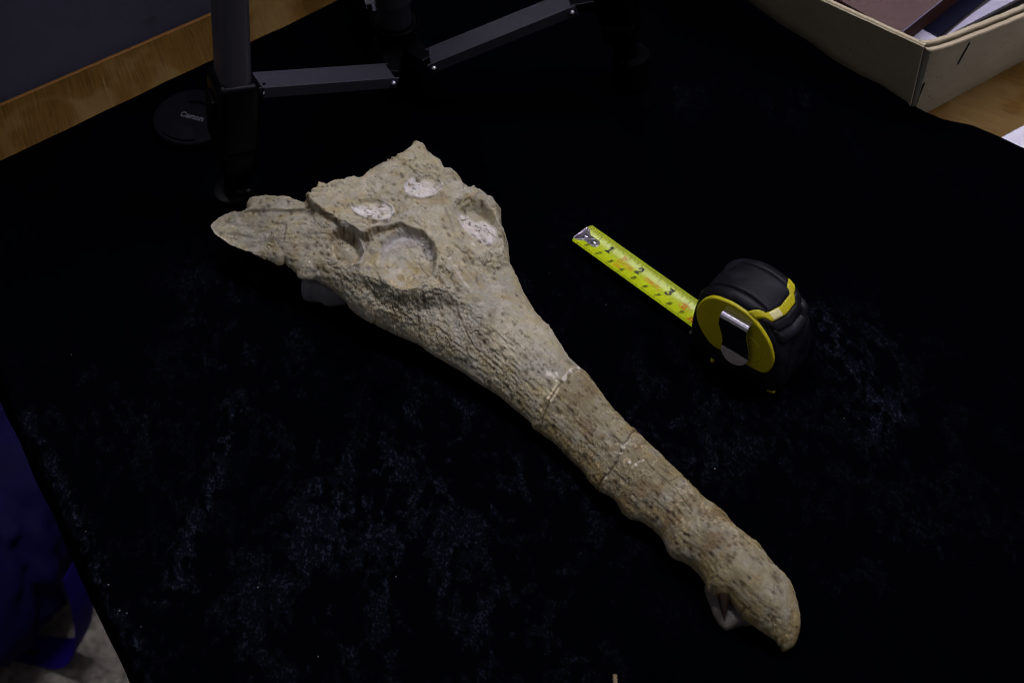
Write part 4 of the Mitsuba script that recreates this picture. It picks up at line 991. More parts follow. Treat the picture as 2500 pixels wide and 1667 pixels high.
for i in range(2, 104):
    ln = 3.3 if i % 10 == 0 else 2.5 if i % 5 == 0 else 1.7
    gry_.append(tick(i, 18.35 - ln, 18.35, 0.17))
add('tape_measure__blade__numerals', cat(*blk_), 'ink_black', smooth=False)
add('tape_measure__blade__scale_lines', cat(*gry_), 'ink_grey', smooth=False)
add('tape_measure__blade__red_print', cat(*red_), 'ink_red', smooth=False)

# the end hook: a waisted plate with two rivets, its lip turned down at the blade end
hk = [(0.2, 2.6), (2.6, 3.0), (6.2, 6.0), (13.8, 5.9), (15.2, 6.6), (15.9, 8.2), (15.9, 9.8), (15.2, 11.6), (13.8, 12.3), (6.2, 12.2), (2.6, 15.4), (0.2, 16.0)]
hp = Polygon(hk).buffer(0.5).buffer(-0.5)
hm = rounded_slab(hp, -0.1, 0.75, r=0.45, steps=3, res=120)
v = np.asarray(hm.vertices)
hm = trimesh.Trimesh(blade_pt(v[:, 0], v[:, 1] * 0 + 9.3, 0.15) + (v[:, 1:2] - 9.3) * TN + v[:, 2:3] * TZ + (0.55 * (blade_z(v[:, 1]) - 5.6))[:, None] * TZ, hm.faces, process=False)
orient(hm)
lip = frame(box(0.9, 13.2, 8.0, 0.4), TO + TE * 0.1 + TN * 9.3 + TZ * 3.6, TE, TN, TZ)
add('tape_measure__blade__hook', cat(hm, lip), 'nickel', smooth=40)
for i, (rs, rt) in enumerate(((4.8, 9.0), (12.5, 9.1))):
    prof = [[0, 0]] + [[2.1 * math.cos(a), 1.25 * math.sin(a)] for a in np.linspace(0, math.pi / 2, 9)]
    prof[-1][0] = 0
    add('tape_measure__blade__rivet' + ('' if i == 0 else '_001'), frame(lathe(prof, 32), TO + TE * rs + TN * rt + TZ * 6.4, TE, TN, TZ), 'chrome', smooth=True)

# the case, standing upright: u along it, w across (0 = the face towards the camera, negative = away), z up
_q = math.radians(6)
CE = TE * math.cos(_q) - TN * math.sin(_q); CN = TN * math.cos(_q) + TE * math.sin(_q)
CP_ = TO + TE * 124 + TN * 27
prof = np.array([(-14, 2.5), (-16, 8), (-16.5, 22), (-15, 40), (-11.5, 51), (-4, 59.5), (6, 64.5), (17, 66), (27, 63.5), (34, 58.5), (40, 52), (45, 43.5), (48.5, 33), (49.8, 20), (49, 7), (46, 2.0), (38, 0.6), (0, 0.6), (-10, 0.8)])
pp = chaikin(chaikin(np.c_[prof, prof[:, 0] * 0], 1), 2)[:, :2]
pp = dens(pp, step=0.9)
ctr = np.array([17, 33.0])
seg_ = np.roll(pp, -1, 0) - np.roll(pp, 1, 0)
seg_ /= np.linalg.norm(seg_, axis=1, keepdims=True)
pn = np.c_[seg_[:, 1], -seg_[:, 0]]
pn = np.where(((pp - ctr) * pn).sum(1, keepdims=True) > 0, pn, -pn)
HW, RW = 19.0, 6.5


def inset(w):
    e = np.clip((np.abs(np.asarray(w) + 19.0) - (HW - RW)) / RW, 0, 1)
    return RW * (1 - np.sqrt(np.clip(1 - e * e, 0, 1)))


def case_pt(u, w, z_):
    u, w, z_ = (np.asarray(q_, float) for q_ in (u, w, z_))
    return CP_ + u[..., None] * CE + w[..., None] * CN + z_[..., None] * TZ


ws_ = -19 + np.r_[-19 * np.sin(np.linspace(math.pi / 2, 0.85, 10)), np.linspace(-12, 12, 9), 19 * np.sin(np.linspace(0.85, math.pi / 2, 10))]
G = []
for w in ws_:
    o_ = pp - pn * inset(w)
    G.append(case_pt(o_[:, 0], np.full(len(o_), w), o_[:, 1]))
G = np.array(G)
f = grid_faces(len(ws_), len(pp), wrap_v=True)
caps = []
for k_ in (0, len(ws_) - 1):
    c_ = np.arange(len(pp)) + k_ * len(pp)
    o_ = pp - pn * inset(ws_[k_])
    tv, tf = trimesh.creation.triangulate_polygon(Polygon(o_).buffer(0), engine='earcut')
    caps.append(trimesh.Trimesh(case_pt(tv[:, 0], np.full(len(tv), ws_[k_]), tv[:, 1]), tf, process=False))
body = cat(trimesh.Trimesh(G.reshape(-1, 3), f, process=False), *caps)
body.merge_vertices(digits_vertex=3)
orient(body)
add('tape_measure__case', body, 'rubber', smooth=40)

# arc length along the profile, started at the front and run over the top
i0 = np.argmin(np.hypot(pp[:, 0] + 16, pp[:, 1] - 8))
pq = np.roll(pp, -i0, 0); nq = np.roll(pn, -i0, 0)
if pq[20, 1] < pq[0, 1]:
    pq, nq = np.roll(pq[::-1], 1, 0), np.roll(nq[::-1], 1, 0)
al = np.r_[0, np.cumsum(np.linalg.norm(np.diff(pq, axis=0), axis=1))]


def arc_at(u, zmin=30):
    """Arc length of the top profile where it passes u."""
    k_ = np.where(pq[:, 1] > zmin)[0]
    k_ = k_[np.argsort(pq[k_, 0])]
    return np.interp(u, pq[k_, 0], al[k_])


def skin(sarc, w, lift):
    u = np.interp(sarc, al, pq[:, 0]); z_ = np.interp(sarc, al, pq[:, 1])
    nu_, nz_ = np.interp(sarc, al, nq[:, 0]), np.interp(sarc, al, nq[:, 1])
    L = lift - inset(w)
    return case_pt(u + nu_ * L, w, z_ + nz_ * L)


def ribbon(sa, sb, w0_, w1_, thick, n=50, m=24, rnd=1.2):
    """A pad on the case between arc lengths sa(w) and sb(w) and widths w0..w1, 'thick' proud, edges rounded into the case."""
    pu = np.linspace(0, 1, n); pv = np.linspace(0, 1, m)
    pu = 0.5 - 0.5 * np.cos(pu * math.pi); pv = 0.5 - 0.5 * np.cos(pv * math.pi)
    Uq, Vq = np.meshgrid(pu, pv, indexing='ij')
    W_ = w0_ + (w1_ - w0_) * Vq
    sa_ = sa(W_) if callable(sa) else np.full_like(W_, sa)
    sb_ = sb(W_) if callable(sb) else np.full_like(W_, sb)
    S_ = sa_ + (sb_ - sa_) * Uq
    ed = np.minimum(np.minimum(S_ - sa_, sb_ - S_), np.minimum(np.abs(W_ - w0_), np.abs(w1_ - W_)))
    lift = -0.5 + (thick + 0.5) * np.sqrt(np.clip(1 - (1 - np.clip(ed / rnd, 0, 1)) ** 2, 0, 1))
    return solid_grid(skin(S_, W_, lift), 0.6)


bw = np.array([-38, -36, -31, -28, -18, -10.6, -6.5, -4.6, -2, 0])[:]
bu = np.array([29, 29.5, 31, 34.5, 35, 33.5, 32.5, 29, 26.5, 25])
band_c = lambda w: arc_at(np.interp(w, bw, bu))
S_front = arc_at(-9.0)
edge_s = lambda w: band_c(w) - 3.2
add('tape_measure__grip_pad', ribbon(S_front, edge_s, -29.5, -8.5, 1.7), 'rubber', smooth=40)
add('tape_measure__grip_pad_001', ribbon(arc_at(-12.0), edge_s, -8.1, -1.6, 1.3, m=16, rnd=1.6), 'rubber', smooth=40)
add('tape_measure__grip_pad_002', ribbon(arc_at(-12.0), edge_s, -36.4, -29.9, 1.3, m=16, rnd=1.6), 'rubber', smooth=40)
add('tape_measure__yellow_band', ribbon(lambda w: band_c(w) - 2.9, lambda w: band_c(w) + 3.0, -37.2, -0.6, 1.2, n=20, m=70, rnd=0.9), 'yellow_plastic', smooth=40)
add('tape_measure__yellow_band__label_patch', ribbon(lambda w: band_c(w) - 2.4, lambda w: band_c(w) + 2.6, -15.5, -7.8, 1.45, n=14, m=20, rnd=0.4), 'label_cream', smooth=40)
add('tape_measure__back_grip', ribbon(lambda w: band_c(w) + 4.2, lambda w: band_c(w) + 10.0, -36.8, -3.0, 0.9, n=24, m=60, rnd=1.8), 'rubber', smooth=40)
add('tape_measure__back_grip_001', ribbon(lambda w: band_c(w) + 11.5, lambda w: band_c(w) + 19.5, -36.5, -4.5, 2.6, n=26, m=60, rnd=4.0), 'rubber', smooth=40)

# yellow side face, belt clip
fp = dens(chaikin(np.c_[np.array(FACE), np.zeros(len(FACE))], 3)[:, :2], step=0.8)
fpoly = Polygon(fp).buffer(0.5)
fm = rounded_slab(fpoly, -2.0, 0.9, r=1.3, steps=4, res=220)
dish = fm.copy()
fm = frame(fm, CP_, CE, TZ, CN)
orient(fm)
add('tape_measure__side_face', fm, 'yellow_plastic', smooth=35)
hubm = frame(rounded_slab(Point(25, 34).buffer(11.5), 0.5, 1.5, r=0.6, res=120), CP_, CE, TZ, CN)
orient(hubm)
add('tape_measure__side_face__hub_boss', hubm, 'yellow_plastic', smooth=35)
for i, (ua, ub, wq) in enumerate(((1.5, 4.0, -1.4), (41.0, 46.0, -4.6))):
    add('tape_measure__base_trim' + ('' if i == 0 else f'_{i:03d}'), bar(case_pt(np.array(ua), np.array(wq), np.array(2.2)), case_pt(np.array(ub), np.array(wq - 0.8), np.array(2.2)), 5.0, 3.0, 1.0, side=CN), 'yellow_plastic')
nose = bar(case_pt(np.array(-15.6), np.array(-20.0), np.array(10.0)), case_pt(np.array(-15.6), np.array(-2.5), np.array(10.0)), 3.4, 4.0, 1.2)
add('tape_measure__nose_bumper', nose, 'black_plastic')

path = [(0.9, 56.1), (2.2, 56.2)] + [(2.8 + 3.2 * math.sin(a), 53.0 + 3.2 * math.cos(a)) for a in np.linspace(0.2, math.pi / 2 + 0.1, 16)] + [(5.9, 47), (5.4, 42), (4.9, 36), (4.4, 31), (4.2, 28.2)]
path = np.array(path)
lz = np.array([26, 30, 36, 42, 47, 50, 58]); lu0 = np.array([10.0, 11.0, 10.8, 9.3, 7.8, 7.8, 7.8]); lu1 = np.array([29.5, 29.6, 29.3, 28.4, 27.0, 26.8, 26.8])
Ug = np.linspace(0, 1, 14)
cg = []
for (w_, z_) in path:
    a_, b_ = np.interp(z_, lz, lu0), np.interp(z_, lz, lu1)
    uu = a_ + (b_ - a_) * Ug
    cg.append(case_pt(uu, np.full(14, w_), np.full(14, z_)))
add('tape_measure__belt_clip', solid_grid(np.array(cg), 0.7), 'chrome', smooth=35)
# thumb lip: half disc flaring outwards, with concentric ridges
rr_ = np.linspace(0, 1, 26); th = np.linspace(0, math.pi, 30)
lp = []
for r_ in rr_:
    cu, hw_ = 20.0, 9.4
    u_ = cu - hw_ * r_ * np.cos(th)
    drop = 8.2 * r_ * np.sin(th)
    rip = 0.02 * math.cos(r_ * 34) * smooth01(0.3, 0.5, r_)
    lp.append(case_pt(u_, 4.3 + 0.36 * drop + rip, 28.2 - 0.9 * drop - 0.02 * (u_ - cu)))
add('tape_measure__belt_clip__thumb_lip', solid_grid(np.array(lp), 0.7), 'dull_steel', smooth=30)

# ------------------------------------------------------------------ the tripod
HUB = np.array([-76, 905, 0.0]); APEX = 1100.0
FEET = [np.array([-178, 771, 0.0]), np.array([86, 893.5, 0.0]), np.array([-128, 1062, 0.0])]


def leg_pt(k_, z_):
    return FEET[k_] + (HUB + [0, 0, APEX] - FEET[k_]) * (z_ / APEX)


tag('tripod', 'black and grey tripod standing on the far side of the cloth', 'tripod')
for k_ in range(3):
    sfx = '' if k_ == 0 else f'_{k_:03d}'
    rad = unit((HUB - FEET[k_]) * [1, 1, 0]); side = np.array([-rad[1], rad[0], 0])
    L = 'tripod__leg' + sfx
    yaw = 0.55 if k_ == 0 else 0.2
    sd2 = side * math.cos(yaw) + rad * math.sin(yaw)
    add(L, bar(leg_pt(k_, 106), leg_pt(k_, 1085), 25.0, 19.0, 4.5, side=sd2), 'tripod_paint', smooth=40)
    # clamp housing: two stepped blocks with a lever, then the thin lower tube and foot
    add(L + '__clamp', cat(bar(leg_pt(k_, 62), leg_pt(k_, 114), 31.0, 27.0, 5.0, side=sd2), bar(leg_pt(k_, 44), leg_pt(k_, 63), 27.0, 24.0, 5.0, side=sd2)), 'tripod_black', smooth=40)
    fr = unit(np.cross(sd2, [0, 0, 1.0])); fr = fr if fr @ np.array([0.1, -1, 0]) > 0 else -fr
    lev = bar(leg_pt(k_, 70) + fr * 13.5, leg_pt(k_, 103) + fr * 14.5, 17.0, 4.5, 1.8, side=sd2)
    add(L + '__lever', lev, 'tripod_black', smooth=40)
    add(L + '__lower_tube', disc_tube(leg_pt(k_, 20), leg_pt(k_, 50), 8.5), 'tripod_black', smooth=40)
    fo = lathe([[0, 0.2], [11.5, 0.2], [13, 2.5], [13, 7], [11.5, 12], [11.5, 17], [13.2, 18.5], [13.2, 25.5], [12, 27.5], [9, 28], [0, 28]], 48)
    add(L + '__foot', frame(fo, FEET[k_] + [0, 0, 0.2], [1, 0, 0], [0, 1, 0], [0, 0, 1]), 'tripod_black', smooth=40)
    if k_ == 0:
        kn = trimesh.creation.icosphere(3, 4.6); kn.apply_scale([1.5, 1.0, 0.7])
        add(L + '__lock_button', frame(kn, leg_pt(0, 29) + [4.0, -6.0, 0], [1, 0, 0], [0, 1, 0], [0, 0, 1]), 'tripod_black', smooth=True)


def channel(a, b, w, h_, side, t_=1.4):
    """An open channel (web and two flanges) from a to b."""
    a, b = np.asarray(a, float), np.asarray(b, float)
    ex = unit(b - a); sd = unit(np.asarray(side) - np.dot(side, ex) * ex); up_ = np.cross(ex, sd)
    up_ = up_ if up_[2] > 0 else -up_
    parts = [bar(a + up_ * 0, b + up_ * 0, w, t_, 0.5, side=sd)]
    for sg_ in (-1, 1):
        parts.append(bar(a + sd * sg_ * (w / 2 - t_ / 2) - up_ * (h_ / 2 - 0.5) - ex * 3, b + sd * sg_ * (w / 2 - t_ / 2) - up_ * (h_ / 2 - 0.5) + ex * 3, t_, h_, 0.55, side=sd))
    return cat(*parts), ex, sd, up_


BR = [((-160.5, 822, 74), (-79, 866, 40)), ((-52.5, 880, 40), (42, 893, 76)), ((-90, 935, 40), (-112, 1025, 76))]
for k_, (a, b) in enumerate(BR):
    sfx = '' if k_ == 0 else f'_{k_:03d}'
    mesh, ex, sd, up_ = channel(a, b, 17.0, 8.5, np.cross(unit(np.array(b) - a), [0, 0, 1.0]))
    add('tripod__brace' + sfx, mesh, 'tripod_black' if k_ == 2 else 'tripod_paint', smooth=40)
    fr = sd if sd[1] < 0 else -sd
    for j, p_ in enumerate(() if k_ == 2 else (np.array(a, float) - ex * -0.5, np.array(b, float) + ex * -0.5)):
        rv = trimesh.creation.icosphere(3, 2.3)
        add('tripod__brace' + sfx + '__rivet' + ('' if j == 0 else '_001'), frame(rv, p_ + fr * 8.6 - up_ * 3.6, [1, 0, 0], [0, 1, 0], [0, 0, 1]), 'nickel', smooth=True)
# brace ends: black ears on hub and legs
ear_n = 0
for k_, (a, b) in enumerate(BR):
    inner, outer = (np.array(a, float), np.array(b, float)) if k_ else (np.array(b, float), np.array(a, float))
    for p_, q_ in ((HUB + [0, 0, 36], inner - [0, 0, 4]), (outer - [0, 0, 4], leg_pt(k_, outer[2] + 2))):
        add('tripod__hinge_ear' + ('' if ear_n == 0 else f'_{ear_n:03d}'), bar(p_, q_, 13.0, 7.5, 1.5), 'tripod_black', smooth=40)
        ear_n += 1
hub = lathe([[0, 22], [15, 22], [17, 24], [17, 30], [15, 32], [13, 33], [12.5, 43], [14, 46], [16.2, 48], [17.2, 49.5], [17.2, 51.5], [16.4, 52.4], [15.4, 52], [14.6, 50.6], [10, 50.4], [0, 50.4]], 72)
add('tripod__hub', frame(hub, HUB, [1, 0, 0], [0, 1, 0], [0, 0, 1]), 'tripod_black', smooth=40)
colm = lathe([[0, 40], [10.4, 40], [11, 42], [11, 66], [12.3, 68], [12.3, 73], [11.5, 75], [11.5, 1060], [0, 1060]], 64)
add('tripod__centre_column', frame(colm, HUB, [1, 0, 0], [0, 1, 0], [0, 0, 1]), 'tripod_column', smooth=40)
apx = lathe([[0, 1050], [34, 1050], [38, 1056], [38, 1112], [32, 1120], [0, 1120]], 64)
add('tripod__shoulder', frame(apx, HUB, [1, 0, 0], [0, 1, 0], [0, 0, 1]), 'tripod_black', smooth=40)
# a pale strap end hanging beside the column
p0, p1 = np.array([-92.0, 905.5, 84]), np.array([-89.0, 904.5, 60])
add('strap_end', cat(bar(p1, p0 + (p0 - p1) * 2.2, 2.6, 1.2, 0.5, side=[1, 0, 0]), ), 'white_tube', label='thin white strap end hanging beside the tripod column', category='strap')

# ------------------------------------------------------------------ the lens cap
LC = np.array([-216.5, 860.5, 0.0])
cx_ = unit([0.93, -0.36, 0]); cy_ = np.array([-cx_[1], cx_[0], 0])
capm = lathe([[0, 1.2], [24.5, 1.2], [26.3, 1.4], [27, 2.4], [27, 6.2], [26.4, 7.0], [24.6, 7.2], [24.2, 6.8], [0, 6.8]], 96)
add('lens_cap__disc', frame(capm, LC, cx_, cy_, TZ), 'cap_plastic', smooth=35)
tag('lens_cap', 'round black lens cap lying behind the left tripod leg', 'lens cap')
for i, sg_ in enumerate((-1, 1)):
    wl = []
    for a_ in np.linspace(-0.55, 0.55, 16):
        r0_, r1_ = 13.5, 23.6
        wl.append([np.array([r_ * math.sin(a_) * (1 if True else 1), sg_ * (r_ * math.cos(a_)), 7.0 + (1.9 * (1 - q_ / 9) if q_ < 9 else 0)]) for q_, r_ in enumerate(np.linspace(r0_, r1_, 10))])
    mt = solid_grid(np.array(wl), 1.2)
    mt = frame(mt, LC, cx_, cy_, TZ); orient(mt)
    add('lens_cap__pinch_tab' + ('' if i == 0 else '_001'), mt, 'cap_plastic', smooth=35)
tm = meshkit.text_mesh('Canon', 4.4, 0.12, True)
v = np.asarray(tm.vertices); v[:, :2] -= (v[:, :2].min(0) + v[:, :2].max(0)) / 2
v[:, 0] *= 17.0 / np.ptp(v[:, 0])
tm.vertices = v
add('lens_cap__lettering', frame(tm, LC + [0, 0, 6.78], cx_, cy_, TZ), 'cap_print', smooth=False)

# ------------------------------------------------------------------ the card tray and what lies in it
BX = np.array([274.6, 852.8, 0.0])
br_ = unit([91.3, 60.5, 0]); bl_ = unit([-60.6, 48.3, 0]) ; bl0 = unit([-0.70, 0.714, 0])
inn_r = np.array([-br_[1], br_[0], 0]); inn_l = np.array([bl_[1], -bl_[0], 0])
HB = 66.0
Z0 = TOP + 0.2


def panel_grid(n, m, fn):
    g_ = np.zeros((n, m, 3))
    for i in range(n):
        for j in range(m):
            g_[i, j] = fn(i / (n - 1), j / (m - 1))
    return g_


LEN_R, LEN_L = 330.0, 360.0
rimR = np.array(RIM[4:], float)
rs_ = np.linalg.norm(rimR[:, :2] - BX[:2], axis=1)


def right_panel(u, v, off=0.0, drop=0.0):
    d_ = 0.5 + u * LEN_R
    b0 = BX + br_ * d_; b0[2] = Z0
    if d_ < rs_[-1]:
        tp_ = np.array([np.interp(d_, rs_, rimR[:, k]) for k in range(3)])
    else:
        e_ = smooth01(rs_[-1], LEN_R, d_)
        tp_ = rimR[-1] + br_ * (d_ - rs_[-1]) + np.array([0, 0, 4.0]) * e_
    w_ = 0.6 * (meshkit.noise(np.array([[d_ * 0.25, 4.0, 1.0]]), 2)[0] - 0.5) + 0.8 * (meshkit.noise(np.array([[d_ * 0.9, 4.0, 1.0]]), 3)[0] - 0.5)
    tp_ = tp_ + [0, 0, w_ * (1 if 3 < d_ < 75 else 0.35) - drop]
    p_ = b0 * (1 - v) + tp_ * v + inn_r * off
    return p_


def left_panel(u, v, off=0.0, drop=0.0):
    d_ = u * LEN_L
    b0 = BX + bl0 * d_; b0[2] = Z0 + 0.5
    tp_ = np.array([274.3, 853.2, HB]) + bl_ * d_
    # the rim bends over into the rounded corner
    tp_ = tp_ + np.array([0, 0, 0.3 * (meshkit.noise(np.array([[d_ * 0.3, 1.0, 7.0]]), 5)[0] - 0.5) - drop])
    return b0 * (1 - v) + tp_ * v + inn_l * off


tag('card_tray', 'grey-brown cardboard tray holding papers and a book', 'box')
pr_o = solid_grid(panel_grid(150, 10, lambda u, v: right_panel(u, v, 0.0, 3.5)), 1.5)
pr_i = solid_grid(panel_grid(150, 10, lambda u, v: right_panel(u, v, 3.6)), 1.6)
pl = solid_grid(panel_grid(120, 10, lambda u, v: left_panel(u, v)), 2.0)
add('card_tray__right_wall', pr_o, 'cardboard', smooth=30)
add('card_tray__right_lining', pr_i, 'cardboard', smooth=30)
add('card_tray__left_wall', pl, 'cardboard', smooth=30)
# pale raw edge of the board along the rims
for key, fn, lo, dp in (('card_tray__rim_edge', right_panel, 0.1, 3.5), ('card_tray__rim_edge_001', right_panel, 3.7, 0.0), ('card_tray__rim_edge_002', left_panel, 0.0, 0.0)):
    N_ = 160
    pts_ = np.array([fn(i / (N_ - 1), 1.0, lo, dp) for i in range(N_)])
    inn_ = inn_l if fn is left_panel else inn_r
    gg = np.stack([pts_ - inn_ * 0.5 + [0, 0, -0.6], pts_ - inn_ * 0.3 + [0, 0, 0.5], pts_ + inn_ * 1.0 + [0, 0, 0.8], pts_ + inn_ * 2.1 + [0, 0, 0.4], pts_ + inn_ * 2.3 + [0, 0, -0.8]], 1)
    add(key, solid_grid(gg, 0.4, flip=True), 'card_edge', smooth=40)
far_c = BX + br_ * LEN_R + bl0 * LEN_L
back = solid_grid(np.array([[BX + br_ * LEN_R + bl0 * LEN_L * u_ + [0, 0, Z0 - BX[2] + v_ * 62] for v_ in np.linspace(0, 1, 4)] for u_ in np.linspace(0, 1, 20)]), 2.0)
back2 = solid_grid(np.array([[BX + bl0 * LEN_L + br_ * LEN_R * u_ + [0, 0, Z0 - BX[2] + v_ * 62] for v_ in np.linspace(0, 1, 4)] for u_ in np.linspace(0, 1, 20)]), 2.0)
add('card_tray__back_wall', back, 'cardboard', smooth=30)
add('card_tray__back_wall_001', back2, 'cardboard', smooth=30)
c4 = [BX + inn_r * 2 + inn_l * 2, BX + br_ * (LEN_R - 3) + inn_l * 2, far_c - br_ * 4 - bl0 * 4, BX + bl0 * (LEN_L - 3) + inn_r * 2]
add('card_tray__bottom', rounded_slab(Polygon([q_[:2] for q_ in c4]), Z0 + 0.3, Z0 + 2.4, r=0.4, steps=2, res=120), 'cardboard', smooth=30)
# torn paper tape down the corner
tg = []
for v_ in np.linspace(0.02, 0.985, 40):
    jl = 4.2 + 3.0 * meshkit.noise(np.array([[v_ * 9, 1.0, 1.0]]), 4)[0]; jr = 2.4 + 5.0 * meshkit.noise(np.array([[v_ * 7, 5.0, 1.0]]), 6)[0] * (0.5 + 0.6 * v_)
    pL = left_panel(jl / LEN_L, v_) - inn_l * 0.5
    pC = (left_panel(0, v_) + right_panel(0, v_)) / 2 - (inn_l + inn_r) * 0.45
    pR = right_panel(jr / LEN_R, v_, 0.0, 3.5 * v_) - inn_r * 0.5
    tg.append([pL, (pL + pC) / 2 - (inn_l) * 0.1, pC, (pC + pR) / 2 - inn_r * 0.1, pR])
add('card_tray__corner_tape', solid_grid(np.array(tg), 0.35, flip=False), 'card_torn', smooth=40)
labels['card_tray__corner_tape'] = {'label': 'torn worn paper tape at the tray corner'}
for i, (pa_, pb_) in enumerate((((38.0, 0.93), (33.0, 0.63)), ((5.2, 0.55), (2.2, 0.20)))):
    a_ = right_panel(pa_[0] / LEN_R, pa_[1], 0, 3.5) - inn_r * 0.6; b_ = right_panel(pb_[0] / LEN_R, pb_[1], 0, 3.5) - inn_r * 0.6
    add('card_tray__staple' + ('' if i == 0 else '_001'), bar(a_, b_, 0.9, 0.8, 0.35, side=br_), 'staple_wire')

# contents, lying on one another inside the tray
bk_e = unit([31.2, 30.7, 0]); bk_n = np.array([-bk_e[1], bk_e[0], 0])        # the long edge of the book and the direction across it
bk0 = np.array([266.5, 883.5, 0])
bp_ = [bk0[:2] - bk_e[:2] * 4, bk0[:2] + bk_e[:2] * 190, bk0[:2] + bk_e[:2] * 190 + bk_n[:2] * 150, bk0[:2] - bk_e[:2] * 4 + bk_n[:2] * 58]
add('book__cover', rounded_slab(Polygon(bp_), 50.0, 52.4, r=0.6, steps=2, res=160), 'book_cover', smooth=30)
ins = Polygon(bp_).buffer(-0.9, join_style=2)
add('book__side', rounded_slab(ins, 34.0, 49.8, r=0.5, steps=2, res=160), 'book_side', smooth=30)
add('book__cover__edge_highlight', bar(np.r_[bk0[:2] - bk_e[:2] * 2 - bk_n[:2] * 0.2, 51.6], np.r_[bk0[:2] + bk_e[:2] * 188 - bk_n[:2] * 0.2, 51.6], 1.0, 1.2, 0.3), 'book_highlight')  # pale bar added as the highlight along the cover edge
tag('book', 'dull mauve-brown covered book or box lid lying in the card tray', 'book')
add('paper_stack', rounded_slab(Polygon([c4[0][:2] + (br_ + bl0)[:2] * 4, c4[1][:2] - br_[:2] * 4 + bl0[:2] * 4, c4[2][:2] - (br_ + bl0)[:2] * 6, c4[3][:2] - bl0[:2] * 6]), Z0 + 2.6, 33.2, r=0.6, steps=2, res=160), 'dark_card_and_shade', smooth=30,
    label='dark folders lying lowest in the card tray', category='folder')
nb0 = np.array([286.0, 893.5])
nvx = [nb0 - bk_e[:2] * 12 + bk_n[:2] * 16, nb0 - bk_e[:2] * 12 - bk_n[:2] * 5, nb0 + bk_e[:2] * 8.5 - bk_n[:2] * 5, nb0 + bk_e[:2] * 8.5 + bk_n[:2] * 16]
nvy = [nvx[3] + bk_e[:2] * 0.05, nvx[2] + bk_e[:2] * 0.05, nvx[2] + bk_e[:2] * 170, nvx[3] + bk_e[:2] * 170]
add('booklet__white_margin', rounded_slab(Polygon(nvx), 33.4, 34.8, r=0.3, steps=2, res=120), 'white_paper', smooth=30)
add('booklet__navy_cover', rounded_slab(Polygon(nvy), 33.4, 34.8, r=0.3, steps=2, res=120), 'navy_print', smooth=30)
tag('booklet', 'navy blue booklet with a white margin beside the mauve book', 'booklet')
# lavender-white papers in a clear sleeve, slightly curled
sl0 = np.array([297.5, 892.0]); sle = unit(np.array([33.0, 31.0])); sln = np.array([sle[1], -sle[0]])


def sheet(n, m, length, width, z0_, lift, o0=0.0):
    g_ = np.zeros((n, m, 3))
    for i, u_ in enumerate(np.linspace(0, 1, n)):
        for j, v_ in enumerate(np.linspace(0, 1, m)):
            wv = width * (0.35 + 0.65 * min(1, u_ * 5))
            q_ = sl0 + sle * (u_ * length) + sln * (v_ * wv + o0)
            g_[i, j] = [q_[0], q_[1], z0_ + lift * math.sin(v_ * 2.6) * 0.6 + 1.5 * math.sin(u_ * 9 + v_ * 2)]
    return g_


add('paper_sheets', solid_grid(sheet(40, 16, 170, 20, 37.5, 3.0), 0.8, flip=True), 'white_paper', smooth=40, label='white papers in a clear sleeve beside the navy booklet', category='paper')
add('plastic_sleeve', (lambda g_: (g_.reshape(-1, 3), grid_faces(*g_.shape[:2])))(sheet(40, 16, 168, 25, 39.6, 3.4, -2.5)), 'clear_film', smooth=True, label='clear plastic sleeve over the white papers in the tray', category='sleeve')
dk0 = BX + br_ * 12 + inn_r * 6.2; dk1 = BX + br_ * 300 + inn_r * 6.2
add('wall_shade_bar', cat(bar(np.r_[dk0[:2], 45], np.r_[dk1[:2], 45], 2.4, 22.0, 0.8)), 'dark_card_and_shade', label='dark bar standing in for the shade along the inner right wall of the tray', category='folder')  # dark bar put in for the shade beside the tray wall

# a white sheet on the table at the far right
sx0 = np.array([334.0, 836.0]); sx1 = unit([19, 12.0]); sx2 = np.array([sx1[1], -sx1[0]])
g_ = np.array([[np.r_[sx0 - sx1 * 14 + sx1 * 230 * u_ + sx2 * 160 * v_, TOP + 0.25] for v_ in np.linspace(0, 1, 10)] for u_ in np.linspace(0, 1, 12)])
add('paper_sheet', solid_grid(g_, 0.2, flip=True), 'sheet_white', smooth=False, label='white paper sheet on the table at the right edge, partly under the cloth', category='paper')

# ------------------------------------------------------------------ the blue bag on the floor
bc_ = np.array([-556.0, 940.0]); nth, nph = 90, 60
TH, PH = np.meshgrid(np.linspace(0, 2 * math.pi, nth, endpoint=False), np.linspace(0.0, 1.0, nph), indexing='ij')
prof_r = np.sin(np.clip(PH * 1.08 + 0.02, 0, 1) * math.pi) ** 0.42
sq = (np.abs(np.cos(TH)) ** 3.2 + np.abs(np.sin(TH)) ** 3.2) ** (-1 / 3.2)
hx, hy, hz = 235.0, 135.0, 185.0
ang = math.radians(59.5)
lx, ly = hx * sq * np.cos(TH) * prof_r, hy * sq * np.sin(TH) * prof_r
bxq = np.stack([bc_[0] + lx * math.cos(ang) - ly * math.sin(ang), bc_[1] + lx * math.sin(ang) + ly * math.cos(ang), FLOOR + 2 + hz * PH], -1)
cq = bxq - np.r_[bc_, FLOOR + 120]
nn_ = meshkit.fbm(bxq.reshape(-1, 3) * 0.014, 4, 12).reshape(nth, nph) - 0.5
rd = np.abs(meshkit.fbm(bxq.reshape(-1, 3) * [0.02, 0.02, 0.008], 3, 14).reshape(nth, nph) - 0.5)
bxq = bxq + cq / np.linalg.norm(cq, axis=2, keepdims=True) * (30 * nn_ - 22 * smooth01(0.10, 0.0, rd))[..., None] * np.sin(PH * math.pi)[..., None]
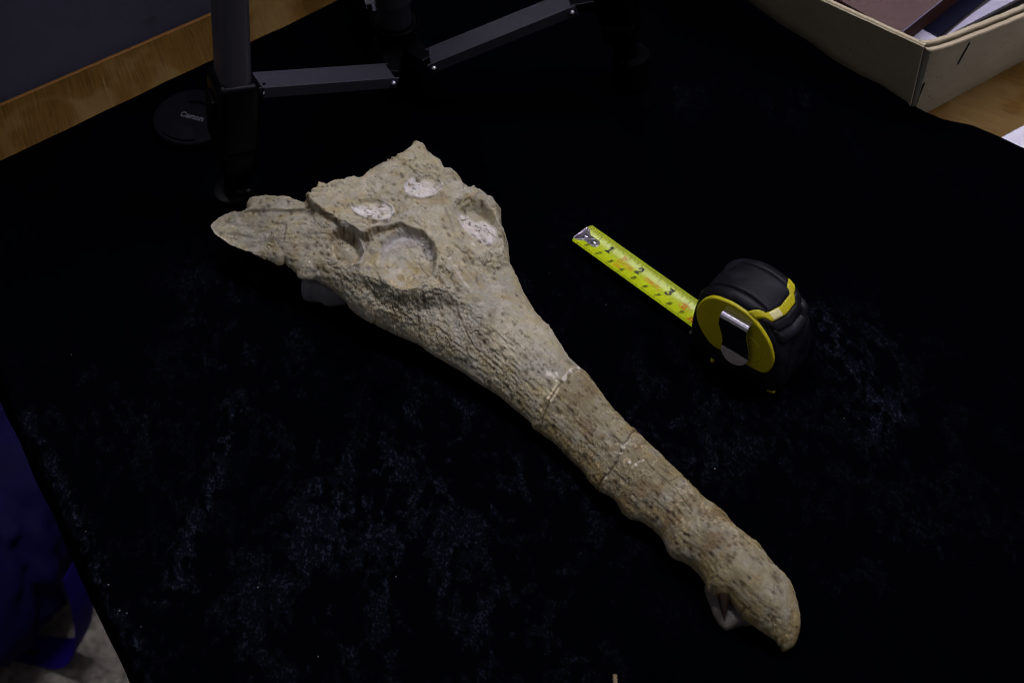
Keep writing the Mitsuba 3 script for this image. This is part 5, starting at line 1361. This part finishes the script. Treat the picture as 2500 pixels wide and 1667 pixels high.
bxq[..., 2] = np.maximum(bxq[..., 2], FLOOR + 1.6)
f = grid_faces(nth, nph, wrap_u=True)
bag = trimesh.Trimesh(bxq.reshape(-1, 3), f, process=False)
bag.merge_vertices(); orient(bag)
add('blue_bag__body', bag, 'bag_cloth', smooth=True)
tag('blue_bag', 'deep blue cloth bag on the carpet below the table edge', 'bag')
sw = [(-424, 868, -585), (-418, 850, -625), (-424, 838, -668), (-440, 836, -700), (-462, 842, -712), (-486, 848, -715), (-498, 851, -716)]
sw = dens(np.array(sw, float), closed=False, step=4.0)
for _ in range(6):
    sw[1:-1] = 0.25 * sw[:-2] + 0.5 * sw[1:-1] + 0.25 * sw[2:]
stv = np.array([0.45, 0.80, 0.35]); stv /= np.linalg.norm(stv)
gs = np.stack([sw - stv * 17, sw - stv * 6, sw + stv * 6, sw + stv * 17], 1)
gs[..., 2] = np.maximum(gs[..., 2], FLOOR + 3.2)
add('blue_bag__strap', solid_grid(gs, 1.8), 'bag_strap', smooth=40)
gr_ = trimesh.creation.annulus(r_min=4.0, r_max=8.5, height=3.0)
gr_.apply_translation([-488, 850, FLOOR + 6.2])
add('blue_bag__strap__grommet', gr_, 'grommet_metal', smooth=40)

# ------------------------------------------------------------------ lint and a scrap of straw on the velvet
lint = []
for i, p in enumerate(SPECK):
    mm_ = trimesh.creation.icosphere(1, 0.20 + 0.16 * rng.uniform())
    mm_.apply_scale([1.0 + rng.uniform(), 1.0, 0.6])
    mm_.apply_transform(trimesh.transformations.rotation_matrix(rng.uniform(0, 3.1), [0, 0, 1]))
    mm_.apply_translation([p[0], p[1], 0.5])
    lint.append(mm_)
add('lint', cat(*lint), 'lint_fibre', smooth=True, label='tiny pale specks of lint scattered on the velvet', category='lint', kind='stuff')
sc = np.array(STRAW, float)
add('straw_scrap', bar(sc[0, :3] + [0, 0, 1.2], sc[1, :3] + [0, 0, 1.2], 2.2, 1.1, 0.45), 'straw', label='small straw-coloured scrap at the bottom edge of the velvet', category='scrap')
